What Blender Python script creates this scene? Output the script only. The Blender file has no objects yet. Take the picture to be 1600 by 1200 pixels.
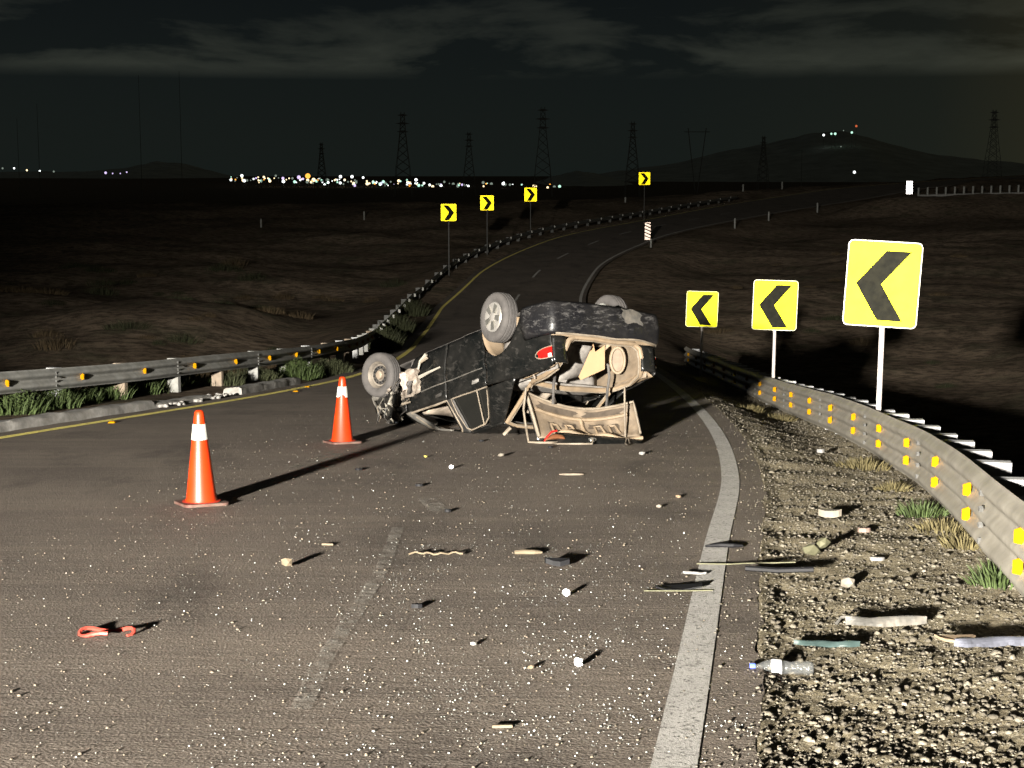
import bpy, math, random
import numpy as np
from mathutils import Vector, Matrix, noise as mnoise

random.seed(7); RNG = np.random.default_rng(7)
sc = bpy.context.scene
col = sc.collection
R = math.radians

# ------------------------------------------------------------------ camera
F = 2400.0                      # focal length in pixels of the 1600 px wide photograph
PITCH = math.atan(320 / F)
CAM = Vector((0, 0, 1.6))
cd = bpy.data.cameras.new('camera'); cam = bpy.data.objects.new('camera', cd); col.objects.link(cam)
cam.location = CAM; cam.rotation_euler = (math.pi / 2 - PITCH, 0, 0)
cd.sensor_width = 36; cd.lens = 36 * F / 1600; cd.clip_end = 20000; cd.clip_start = 0.05
sc.camera = cam

# ------------------------------------------------------------------ sky, added fill sun, floodlight, exposure
w = bpy.data.worlds.new('World'); sc.world = w; w.use_nodes = True
N = w.node_tree.nodes; L = w.node_tree.links; N.clear()
def wn(t, **k):
    n = N.new(t)
    for a, b in k.items(): setattr(n, a, b)
    return n
def wmath(op, a, b=None):
    n = wn('ShaderNodeMath', operation=op)
    for i, v in enumerate((a, b)):
        if v is None: continue
        if isinstance(v, (int, float)): n.inputs[i].default_value = v
        else: L.new(v, n.inputs[i])
    return n.outputs[0]
def wramp(src, pts, interp='LINEAR'):
    r = wn('ShaderNodeValToRGB'); r.color_ramp.interpolation = interp
    el = r.color_ramp.elements
    while len(el) < len(pts): el.new(0.5)
    for e, (p, c) in zip(el, pts): e.position = p; e.color = (c[0], c[1], c[2], 1)
    L.new(src, r.inputs[0]); return r.outputs[0]
sky = wn('ShaderNodeTexSky', sky_type='NISHITA'); sky.sun_disc = False
sky.sun_elevation = R(32); sky.sun_rotation = R(150)
bg_sky = wn('ShaderNodeBackground'); L.new(sky.outputs[0], bg_sky.inputs[0]); bg_sky.inputs[1].default_value = 0.0004
tc = wn('ShaderNodeTexCoord'); sep = wn('ShaderNodeSeparateXYZ'); L.new(tc.outputs['Generated'], sep.inputs[0])
elev = sep.outputs[2]; azx = sep.outputs[0]
# night haze lit by the towns: a little lighter low down, greenish grey
base = wramp(wmath('ADD', wmath('MULTIPLY', elev, 2.0), 0.3),
             [(0.0, (.004, .0055, .005)), (0.30, (.0066, .0094, .0084)), (0.40, (.0052, .0074, .0069)), (0.55, (.0034, .0044, .0045)), (1.0, (.002, .0026, .003))])
# cloud deck: a projected layer, flat underside
inv = wmath('DIVIDE', 1.0, wmath('MAXIMUM', wmath('ADD', elev, 0.06), 0.03))
cv = wn('ShaderNodeCombineXYZ')
L.new(wmath('MULTIPLY', azx, 1.0), cv.inputs[0]); L.new(wmath('MULTIPLY', elev, 4.2), cv.inputs[1]); cv.inputs[2].default_value = 20.2
nz = wn('ShaderNodeTexNoise'); nz.inputs['Scale'].default_value = 7.0; nz.inputs['Detail'].default_value = 9; nz.inputs['Roughness'].default_value = 0.58; nz.inputs['Distortion'].default_value = 0.25
L.new(cv.outputs[0], nz.inputs['Vector'])
cl = wramp(nz.outputs[0], [(0.45, (0, 0, 0)), (0.53, (.55, .55, .55)), (0.66, (1, 1, 1))])
el_mask = wramp(wmath('ADD', wmath('MULTIPLY', elev, 4.0), 0.0), [(0.25, (0, 0, 0)), (0.285, (1, 1, 1)), (0.36, (.75, .75, .75)), (0.5, (.45, .45, .45)), (1.0, (.3, .3, .3))])
clm = wn('ShaderNodeMixRGB', blend_type='MULTIPLY'); clm.inputs[0].default_value = 1
L.new(cl, clm.inputs[1]); L.new(el_mask, clm.inputs[2])
clc = wn('ShaderNodeMixRGB', blend_type='MULTIPLY'); clc.inputs[0].default_value = 1
L.new(clm.outputs[0], clc.inputs[1]); clc.inputs[2].default_value = (.024, .0255, .019, 1)
# sodium glow of a town beyond the right
glow = wramp(wmath('ADD', azx, 0.0), [(0.10, (0, 0, 0)), (0.26, (.003, .0027, .0008)), (0.34, (.013, .0098, .0022)), (0.6, (.016, .012, .003))])
a1 = wn('ShaderNodeMixRGB', blend_type='ADD'); a1.inputs[0].default_value = 1
L.new(base, a1.inputs[1]); L.new(clc.outputs[0], a1.inputs[2])
a2 = wn('ShaderNodeMixRGB', blend_type='ADD'); a2.inputs[0].default_value = 1
L.new(a1.outputs[0], a2.inputs[1]); L.new(glow, a2.inputs[2])
bg2 = wn('ShaderNodeBackground'); L.new(a2.outputs[0], bg2.inputs[0]); bg2.inputs[1].default_value = 1.0
ash = wn('ShaderNodeAddShader'); L.new(bg_sky.outputs[0], ash.inputs[0]); L.new(bg2.outputs[0], ash.inputs[1])
wo = wn('ShaderNodeOutputWorld'); L.new(ash.outputs[0], wo.inputs[0])

sd = bpy.data.lights.new('night_fill', 'SUN'); sd.energy = 0.025; sd.angle = R(0.5); sd.color = (.85, .92, 1)  # faint sun lamp added as fill to lift the black gaps
so = bpy.data.objects.new('night_fill', sd); col.objects.link(so); so.rotation_euler = (R(58), 0, R(-150))

# the floodlight of the recovery vehicle stopped on the road behind: it throws every shadow in the photograph
LIGHT_POS = Vector((-8.5, -17, 4.0))
ld = bpy.data.lights.new('vehicle_floodlight', 'SPOT'); ld.energy = 330000; ld.color = (1, .94, .84)
ld.spot_size = R(66); ld.spot_blend = 1.0; ld.shadow_soft_size = 0.42
lo = bpy.data.objects.new('vehicle_floodlight', ld); col.objects.link(lo); lo.location = LIGHT_POS
lo.rotation_euler = (Vector((3.2, 20, -1.2)) - LIGHT_POS).to_track_quat('-Z', 'Y').to_euler()

sc.view_settings.view_transform = 'Standard'; sc.view_settings.look = 'None'
sc.view_settings.exposure = 0; sc.view_settings.gamma = 1; sc.view_settings.use_curve_mapping = False
sc.render.engine = 'CYCLES'
sc.cycles.use_denoising = True; sc.cycles.max_bounces = 6; sc.cycles.sample_clamp_indirect = 4
sc.cycles.transparent_max_bounces = 8; sc.cycles.caustics_reflective = False; sc.cycles.caustics_refractive = False

# ------------------------------------------------------------------ terrain functions
def interp(tab):
    xs = np.array([p[0] for p in tab], float); ys = np.array([p[1] for p in tab], float)
    h = np.diff(xs); d = np.diff(ys) / h; m = np.zeros(len(xs))
    m[0] = d[0]; m[-1] = d[-1]
    for i in range(1, len(xs) - 1):
        m[i] = 0 if d[i-1] * d[i] <= 0 else (h[i-1] + h[i]) / (h[i-1] / d[i] + h[i] / d[i-1])
    def f(x):
        x = np.asarray(x, float)
        i = np.clip(np.searchsorted(xs, x) - 1, 0, len(xs) - 2)
        t = (x - xs[i]) / h[i]; tt = np.clip(t, 0, 1)
        r = ((1 + 2*tt) * (1-tt)**2) * ys[i] + tt * (1-tt)**2 * h[i] * m[i] + tt**2 * (3 - 2*tt) * ys[i+1] + tt**2 * (tt - 1) * h[i] * m[i+1]
        r = np.where(x < xs[0], ys[0] + m[0] * (x - xs[0]), r)
        return np.where(x > xs[-1], ys[-1] + m[-1] * (x - xs[-1]), r)
    return f
G = interp([(-30, 2.375), (0, 0), (10, -.792), (17.5, -1.385), (24, -1.9), (36, -2.86), (48, -3.76), (65, -4.72), (82, -5.03), (100, -4.3), (125, -3.45), (175, -2.3), (210, -.95), (230, .3), (260, 1.4), (300, 2.6)])
XR = interp([(-30, -6.2), (-12, -2.6), (0, -.30), (5.26, .59), (9.85, 1.34), (13.7, 1.98), (18.3, 2.48), (24, 2.85), (40, 3.35), (60, 3.55), (82, 3.7), (100, 5.4), (125, 10.9), (175, 29), (225, 58), (270, 92), (300, 116)])
XL = interp([(-30, -15.5), (-12, -12.1), (0, -9.75), (8, -8.05), (17.9, -5.96), (27.4, -4.05), (32, -3.5), (40, -3.2), (48, -3.25), (60, -3.55), (78, -3.65), (95, -2.4), (125, 2.6), (160, 13.3), (210, 35), (240, 57), (290, 97), (310, 113)])
FAR_G = interp([(150, 0), (300, -3.1), (600, -5.6), (1200, -9.6), (2000, -12.6), (3000, -7), (4500, 4), (9000, 20)])
def ss(x, a, b):
    t = np.clip((np.asarray(x, float) - a) / (b - a), 0, 1); return t * t * (3 - 2 * t)
def wave(x, y):
    return (np.sin(x*.21+1.3+.5*np.sin(y*.13)) * np.sin(y*.17+.7+.8*np.sin(x*.11)) + .5*np.sin(x*.53+y*.31+2) * np.sin(y*.61-x*.2) + .3*np.sin(x*1.3-y*.9)*np.sin(y*1.7+x*.4+1))
def H0(x, y):
    """ground level beside the road (the road itself lies at G(y))"""
    x = np.asarray(x, float); y = np.asarray(y, float)
    sr = x - XR(np.minimum(y, 300)); sl = XL(np.minimum(y, 300)) - x
    g = G(np.minimum(y, 300))
    far = FAR_G(np.maximum(y, 150))
    tl = ss(sl, 6, 60) * ss(y, 110, 240)
    tf = np.maximum(ss(y, 300, 380), tl)
    z = g * (1 - tf) + far * tf
    k = np.interp(y, [0, 10, 16.5, 28, 40, 70], [0, 0, .12, .32, .3, .1])
    z = z - k * ss(sr, .3, 1.5)
    nearm = 1 - ss(y, 45, 85)
    z = z - (2.6 * nearm + .35 * (1 - nearm)) * ss(sr, 2.0, 6.5) * (1 - .55 * ss(sr, 12, 26))
    z = z - (1.0 * nearm + .5 * (1 - nearm)) * ss(sl, 2.3, 5.5)
    z = z + 1.9 * ss(sr, 4, 11) * ss(y, 172, 186) * (1 - ss(y, 225, 255))
    off = np.maximum(ss(sr, 3, 9), ss(sl, 3, 9))
    z = z + .28 * wave(x, y) * off * (1 - ss(y, 250, 500)) + wave(x/6, y/6) * .5 * off * ss(y, 30, 90) * (1 - ss(y, 140, 200))
    # spoil mound in the field on the left
    z = z + 1.5 * np.exp(-((x + 15) / 7.0)**2 - ((y - 66) / 13.0)**2) + .9 * np.exp(-((x + 27) / 8.0)**2 - ((y - 78) / 11.0)**2)
    return z
def H(x, y): return float(H0(x, y))
def ray(px, py):
    d = Vector(((px - 800) / F, 1, -(py - 600) / F)); c, s = math.cos(PITCH), math.sin(PITCH)
    return Vector((d.x, d.y * c + d.z * s, -d.y * s + d.z * c))
def at(px, py, y):
    r = ray(px, py); return CAM + r * (y / r.y)
_YS = 3.0 * 1.0012 ** np.arange(5600)
def ground_at(px, py, fn=None):
    """where the sight line through a pixel meets the road level (or fn)"""
    r = ray(px, py); r = r / r.y; x = CAM.x + r.x * _YS; z = CAM.z + r.z * _YS
    g = G(np.minimum(_YS, 300)) if fn is None else H0(x, _YS)
    k = int(np.argmax(z <= g)); a = max(k - 1, 0); d0, d1 = z[a] - g[a], z[k] - g[k]; t = d0 / (d0 - d1) if d0 != d1 else 0
    y = _YS[a] + (_YS[k] - _YS[a]) * t; return Vector((CAM.x + r.x * y, y, g[a] + (g[k] - g[a]) * t))

# ------------------------------------------------------------------ materials
MATS = {}
class NT:
    def __init__(s, name):
        s.m = bpy.data.materials.new(name); s.m.use_nodes = True; s.t = s.m.node_tree; s.t.nodes.clear()
        s.out = s.t.nodes.new('ShaderNodeOutputMaterial'); s.tc = s.t.nodes.new('ShaderNodeTexCoord'); MATS[name] = s.m
    def n(s, t, **k):
        x = s.t.nodes.new(t)
        for a, b in k.items():
            if a in x.inputs.keys():
                if hasattr(b, 'is_linked') or hasattr(b, 'links'): s.t.links.new(b, x.inputs[a])
                else: x.inputs[a].default_value = b
            else: setattr(x, a, b)
        return x
    def noise(s, scale, detail=4, rough=.55, vec=None, dist=0):
        x = s.n('ShaderNodeTexNoise', Scale=scale, Detail=detail, Roughness=rough, Distortion=dist)
        s.t.links.new(vec or s.tc.outputs['Object'], x.inputs['Vector']); return x.outputs[0]
    def vor(s, scale, feature='F1', out=0, vec=None):
        x = s.n('ShaderNodeTexVoronoi', feature=feature, Scale=scale); s.t.links.new(vec or s.tc.outputs['Object'], x.inputs['Vector']); return x.outputs[out]
    def stretch(s, v):
        x = s.n('ShaderNodeMapping'); x.inputs['Scale'].default_value = v; s.t.links.new(s.tc.outputs['Object'], x.inputs['Vector']); return x.outputs[0]
    def ramp(s, src, pts, interp='LINEAR'):
        x = s.n('ShaderNodeValToRGB'); x.color_ramp.interpolation = interp; e = x.color_ramp.elements
        while len(e) < len(pts): e.new(.5)
        for el, (p, c) in zip(e, pts):
            if isinstance(c, (int, float)): c = (c, c, c)
            el.position = p; el.color = (*c, 1)
        s.t.links.new(src, x.inputs[0]); return x.outputs[0]
    def mix(s, f, a, b, mode='MIX'):
        x = s.n('ShaderNodeMixRGB', blend_type=mode)
        for i, v in enumerate((f, a, b)):
            if isinstance(v, (int, float)): x.inputs[i].default_value = v if i == 0 else (v, v, v, 1)
            elif isinstance(v, tuple): x.inputs[i].default_value = (*v, 1)
            else: s.t.links.new(v, x.inputs[i])
        return x.outputs[0]
    def math(s, op, a, b=0.0):
        x = s.n('ShaderNodeMath', operation=op)
        for i, v in enumerate((a, b)):
            if isinstance(v, (int, float)): x.inputs[i].default_value = v
            else: s.t.links.new(v, x.inputs[i])
        return x.outputs[0]
    def bump(s, h, strength=.5, dist=.01, normal=None):
        x = s.n('ShaderNodeBump'); x.inputs['Strength'].default_value = strength; x.inputs['Distance'].default_value = dist
        s.t.links.new(h, x.inputs['Height'])
        if normal: s.t.links.new(normal, x.inputs['Normal'])
        return x.outputs[0]
    def pbr(s, color, rough=.7, normal=None, metal=0.0, spec=.3, alpha=None, **k):
        b = s.n('ShaderNodeBsdfPrincipled')
        for nm, v in (('Base Color', color), ('Roughness', rough), ('Metallic', metal), ('Specular IOR Level', spec), ('Normal', normal), ('Alpha', alpha)):
            if v is None: continue
            if isinstance(v, (int, float)): b.inputs[nm].default_value = v
            elif isinstance(v, tuple): b.inputs[nm].default_value = (*v, 1)
            else: s.t.links.new(v, b.inputs[nm])
        for a, v in k.items(): b.inputs[a.replace('_', ' ')].default_value = v
        s.t.links.new(b.outputs[0], s.out.inputs[0]); return b
def simple(name, c, rough=.6, metal=0.0, var=.35, scale=9, bump=.0, dust=0.0, dustc=(.30, .26, .21), spec=.3, **k):
    m = NT(name); n1 = m.noise(scale, 5, .6)
    colr = m.mix(m.ramp(n1, [(.3, 0), (.7, 1)]), tuple(x * (1 - var) for x in c), tuple(min(1, x * (1 + var * .5)) for x in c))
    if dust:
        n2 = m.noise(scale * .6, 7, .68)
        colr = m.mix(m.math('MULTIPLY', m.ramp(n2, [(.42, 0), (.68, 1)]), dust), colr, dustc)
    nb = m.bump(m.noise(scale * 6, 4), bump, .01) if bump else None
    m.pbr(colr, rough, nb, metal, spec, **k); return m.m
def retro(name, c, rough=.36, gain=1.0, dirt=.25, scale=14):
    """retroreflective sheeting: part matt, part a lobe that sends the light back where it came from"""
    m = NT(name); n1 = m.ramp(m.noise(scale, 5, .6), [(.3, 1 - dirt), (.65, 1)])
    colr = m.mix(1.0, c, n1, 'MULTIPLY')
    g = m.n('ShaderNodeNewGeometry')
    gl = m.n('ShaderNodeBsdfAnisotropic'); gl.inputs['Roughness'].default_value = rough
    m.t.links.new(colr, gl.inputs['Color']); m.t.links.new(g.outputs['Incoming'], gl.inputs['Normal'])
    df = m.n('ShaderNodeBsdfDiffuse'); m.t.links.new(colr, df.inputs['Color'])
    mx = m.n('ShaderNodeMixShader'); mx.inputs[0].default_value = gain
    m.t.links.new(df.outputs[0], mx.inputs[1]); m.t.links.new(gl.outputs[0], mx.inputs[2]); m.t.links.new(mx.outputs[0], m.out.inputs[0]); return m.m
def emit(name, c, s):
    m = NT(name); e = m.n('ShaderNodeEmission'); e.inputs[0].default_value = (*c, 1); e.inputs[1].default_value = s
    m.t.links.new(e.outputs[0], m.out.inputs[0]); return m.m

# asphalt: worn dark binder with pale aggregate, dust streaks across the lane, rough relief
m = NT('asphalt')
big = m.noise(.55, 5, .6); st = m.noise(1.0, 6, .62, m.stretch((.35, 3.2, 1)))
c0 = m.mix(m.ramp(big, [(.32, 0), (.68, 1)]), (.092, .075, .062), (.150, .124, .101))
c1 = m.mix(m.math('MULTIPLY', m.ramp(st, [(.46, 0), (.7, 1)]), .55), c0, (.185, .152, .122))
stn = m.ramp(m.noise(.8, 6, .7, m.stretch((1.2, .45, 1))), [(.52, 0), (.66, .75)]); c1 = m.mix(stn, c1, (.050, .041, .034))
agg = m.vor(95, out=1); aggv = m.ramp(agg, [(.55, 0), (.85, .55), (.96, 1)])
c2 = m.mix(m.math('MULTIPLY', aggv, .55), c1, (.25, .225, .19))
c3 = m.mix(m.ramp(m.noise(140, 3), [(.35, .65), (.55, 0)]), c2, (.022, .02, .019))
hh = m.mix(.5, m.noise(85, 4, .7), m.vor(70))
nb = m.bump(m.noise(7, 6, .75, m.stretch((.35, 2.4, 1))), .6, .035, m.bump(hh, .8, .012))
m.pbr(c3, .78, nb, spec=.25, Diffuse_Roughness=.15)
# verge soil
m = NT('soil')
c0 = m.mix(m.ramp(m.noise(2.5, 6, .65), [(.3, 0), (.7, 1)]), (.085, .070, .046), (.175, .150, .100))
c1 = m.mix(m.ramp(m.vor(60, out=1), [(.6, 0), (.95, .8)]), c0, (.24, .215, .16))
c2 = m.mix(m.ramp(m.noise(45, 4, .7), [(.36, .8), (.52, 0)]), c1, (.035, .03, .022))
m.pbr(c2, .95, m.bump(m.noise(60, 6, .75), .9, .02), spec=.1, Diffuse_Roughness=1.0)
# open ground
m = NT('field')
c0 = m.mix(m.ramp(m.noise(.09, 7, .62), [(.32, 0), (.66, 1)]), (.135, .103, .074), (.31, .24, .175))
c1 = m.mix(m.ramp(m.noise(.35, 7, .7), [(.5, 0), (.66, .75)]), c0, (.090, .094, .058))
c2 = m.mix(m.ramp(m.noise(2.2, 8, .75, m.stretch((.7, 1.1, 1))), [(.40, .85), (.58, 0)]), c1, (.044, .035, .026))
m.pbr(c2, 1.0, m.bump(m.noise(3.4, 9, .78), 1.0, .35), spec=.05, Diffuse_Roughness=1.0)
def paint(name, c, wear=(.42, .56), scale=16):
    m = NT(name)
    n1 = m.noise(scale, 7, .68); n2 = m.vor(30, out=0)
    hole = m.ramp(n1, [(wear[0], 0), (wear[1], 1)])
    pits = m.ramp(m.noise(38, 5, .7), [(.36, 0), (.46, 1)])
    colr = m.mix(m.ramp(m.noise(4, 5), [(.3, 0), (.7, 1)]), tuple(x * .78 for x in c), c)
    colr = m.mix(pits, (.05, .046, .042), colr)
    m.pbr(colr, .7, m.bump(m.noise(85, 4, .7), .6, .012), spec=.3, alpha=hole, Diffuse_Roughness=.3); return m.m
paint('white_line', (.31, .30, .28), (.22, .34)); paint('yellow_line', (.56, .48, .13), (.24, .34)); paint('worn_line', (.25, .23, .20), (.41, .70), 11); paint('dust_smear', (.16, .145, .12), (.46, .66), 5)
simple('concrete', (.33, .32, .30), .9, var=.35, scale=7, bump=.5, dust=.4, dustc=(.14, .12, .09))
simple('galvanized', (.28, .26, .22), .5, .0, var=.28, scale=5, bump=.06, dust=.45, dustc=(.16, .145, .115), spec=.4)
simple('galvanized_dull', (.27, .27, .255), .6, .0, var=.35, scale=5, bump=.08, dust=.5, dustc=(.17, .16, .135))
simple('white_post', (0.368, 0.376, 0.384), .6, var=.2, scale=12, dust=.25); simple('rust_post', (.24, .19, .14), .8, var=.4, dust=.3)
simple('bolt_steel', (.3, .3, .29), .45, .7)
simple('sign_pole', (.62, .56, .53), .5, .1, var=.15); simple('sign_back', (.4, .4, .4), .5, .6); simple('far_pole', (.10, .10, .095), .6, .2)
retro('sign_yellow', (.82, .80, .022), .36, .11, .18, 4); retro('sign_far_yellow', (.85, .66, .012), .32, .30, .1, 3)
simple('chevron_black', (.010, .010, .007), .75, var=.4, scale=12, dust=.3, dustc=(.035, .032, .018), spec=.1); simple('sign_edge', (.75, .74, .66), .5)
retro('reflector_amber', (.42, .20, .004), .4, .012, .35, 60); retro('reflector_white', (.45, .45, .42), .5, .03, .2)
retro('collar_white', (.40, .40, .37), .5, .015, .25); simple('collar_ink', (.12, .12, .11), .8, spec=.1)
simple('cone_orange', (.44, .026, .002), .42, var=.18, scale=7, spec=.4, dust=.45, dustc=(.22, .022, .006)); simple('cone_base', (.10, .045, .035), .7, var=.5, scale=16, dust=.8, dustc=(.12, .10, .08)); simple('cone_red', (.34, .03, .015), .5)
# car
m = NT('car_paint')
scr = m.ramp(m.noise(6, 8, .72, m.stretch((1, 1, 2.5)), .6), [(.54, 0), (.66, 1)]); dst = m.ramp(m.noise(2.6, 7, .66), [(.38, 0), (.75, 1)])
c0 = m.mix(m.math('MULTIPLY', dst, .3), (.004, .0045, .0045), (.034, .030, .026)); c0 = m.mix(m.math('MULTIPLY', scr, .18), c0, (.12, .11, .10))
m.pbr(c0, m.ramp(dst, [(0, .18), (1, .45)]), m.bump(m.noise(5, 4), .12, .02), spec=.5)
m = NT('car_bumper')
sg = m.n('ShaderNodeSeparateXYZ'); m.t.links.new(m.tc.outputs['Generated'], sg.inputs[0]); scr = m.math('MULTIPLY', m.ramp(m.noise(11, 9, .78, m.stretch((.55, 1, 2.2)), .5), [(.52, 0), (.66, 1)]), m.ramp(sg.outputs[2], [(.42, 0.0), (.62, 1)]))
c0 = m.mix(m.ramp(m.noise(3, 6), [(.4, 0), (.8, .6)]), (.005, .005, .006), (.03, .028, .026)); c0 = m.mix(m.math('MULTIPLY', scr, .55), c0, (.13, .125, .12))
m.pbr(c0, .38, m.bump(m.noise(14, 5), .35, .02), spec=.45)
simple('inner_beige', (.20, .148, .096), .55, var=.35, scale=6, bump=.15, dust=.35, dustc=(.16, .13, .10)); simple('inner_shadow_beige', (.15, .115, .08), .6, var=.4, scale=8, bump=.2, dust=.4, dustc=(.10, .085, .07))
simple('carpet_grey', (.19, .175, .16), .95, var=.4, scale=10, bump=.4); simple('dark_trim', (.022, .022, .022), .55, dust=.3, dustc=(.12, .10, .08)); simple('cardboard', (.34, .215, .12), .85, var=.12, scale=4, bump=.1)
simple('tyre', (0.059, 0.055, 0.053), .85, var=.35, scale=9, bump=.25, dust=.7, dustc=(.075, .068, .064)); simple('steel_rim', (.12, .105, .09), .6, .3, var=.4, dust=.5); simple('hubcap', (0.312, 0.300, 0.282), .38, .45, var=.25, scale=12, dust=.3)
simple('hub_metal', (.26, .21, .16), .6, .3, var=.4); simple('torn_metal', (.135, .112, .092), .5, .0, var=.6, scale=10, bump=.3, dust=.5); simple('underside', (.050, .046, .043), .8, var=.5, scale=5, bump=.3, dust=.7, dustc=(.11, .10, .09)); simple('chrome', (.7, .68, .62), .25, .9)
simple('lamp_red', (0.465, 0.009, 0.007), .22, var=.3, scale=18, spec=.6); simple('lamp_clear', (.8, .78, .76), .2, spec=.6); simple('lamp_amber', (0.144, 0.057, 0.027), .25); simple('seat_cloth', (.30, .25, .20), .9, var=.4, bump=.3); simple('rubber_seal', (.15, .122, .09), .7, var=.3, dust=.5); simple('pale_cloth', (.36, .29, .25), .9)
m = NT('dark_glass'); m.pbr((.010, .010, .009), .12, spec=.5)
simple('lid_shade', (.055, .042, .030), .8, var=.5, scale=12)  # dark tone for the shade of the lid's stamped openings
# debris and plants
simple('plastic_black', (.008, .008, .009), .6, spec=.15); simple('plastic_red', (0.360, 0.050, 0.035), .4); simple('wood_chip', (0.134, 0.106, 0.070), .85, var=.3); simple('paper_white', (0.189, 0.184, 0.176), .8, var=.12); simple('paper_tan', (0.180, 0.129, 0.081), .85, var=.3); simple('plastic_grey', (0.074, 0.071, 0.065), .5, var=.3, dust=.3); simple('plastic_teal', (0.027, 0.043, 0.041), .5); simple('film_blue', (0.094, 0.098, 0.121), .35, var=.3); simple('stone_pale', (0.186, 0.164, 0.133), .85, var=.25, bump=.3); simple('stone_pink', (0.186, 0.130, 0.108), .85); simple('yellow_bit', (0.360, 0.312, 0.072), .4); simple('carton_green', (0.090, 0.087, 0.051), .7, var=.35)
retro('glint', (.9, .9, .92), .30, .6, .0); simple('cap_blue', (.08, .13, .75), .35, var=.05); simple('label_white', (0.450, 0.450, 0.468), .5, var=.05); simple('ink_red', (.65, .05, .08), .5); simple('ink_blue', (.06, .12, .6), .5)
m = NT('pet_plastic'); b = m.pbr((.12, .125, .125), .10, m.bump(m.noise(40, 3), .6, .02), spec=.8); b.inputs['Alpha'].default_value = .25
simple('grit_pale', (0.240, 0.222, 0.186), .7, var=.5, scale=300); simple('grit_dark', (.16, .135, .10), .85, var=.6, scale=200, bump=.3); simple('glass_bits', (0.372, 0.396, 0.372), .15, var=.35, scale=300, spec=.8); simple('stones_mid', (0.139, 0.124, 0.095), .85, var=.6, scale=90, bump=.4); simple('stones_dark', (0.080, 0.070, 0.053), .9, var=.6, scale=90, bump=.4)
retro('glass_glint', (.85, .9, .85), .38, .25, .4, 200)
simple('grass_green', (0.048, 0.070, 0.021), .7, var=.55, scale=6); simple('grass_dry', (0.104, 0.086, 0.038), .8, var=.5, scale=6); simple('scrub_dark', (.040, .045, .020), .8, var=.5, scale=3); simple('scrub_brown', (.105, .075, .040), .85, var=.5, scale=3)
simple('pylon_steel', (.24, .25, .24), .8, spec=.1); simple('hill_rock', (.40, .43, .39), 1.0, var=.3, scale=.02)
for nm, c, s in (('light_white', (.95, 1, .98), 2.6), ('light_warm', (1, .78, .45), 2.2), ('light_green', (.55, 1, .75), 1.4), ('light_orange', (1, .42, .06), 1.8), ('light_violet', (.75, .6, 1), 1.3), ('light_dim', (.5, .6, .5), .45), ('light_red', (1, .2, .07), .7)): emit(nm, c, s)
M = MATS

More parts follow.
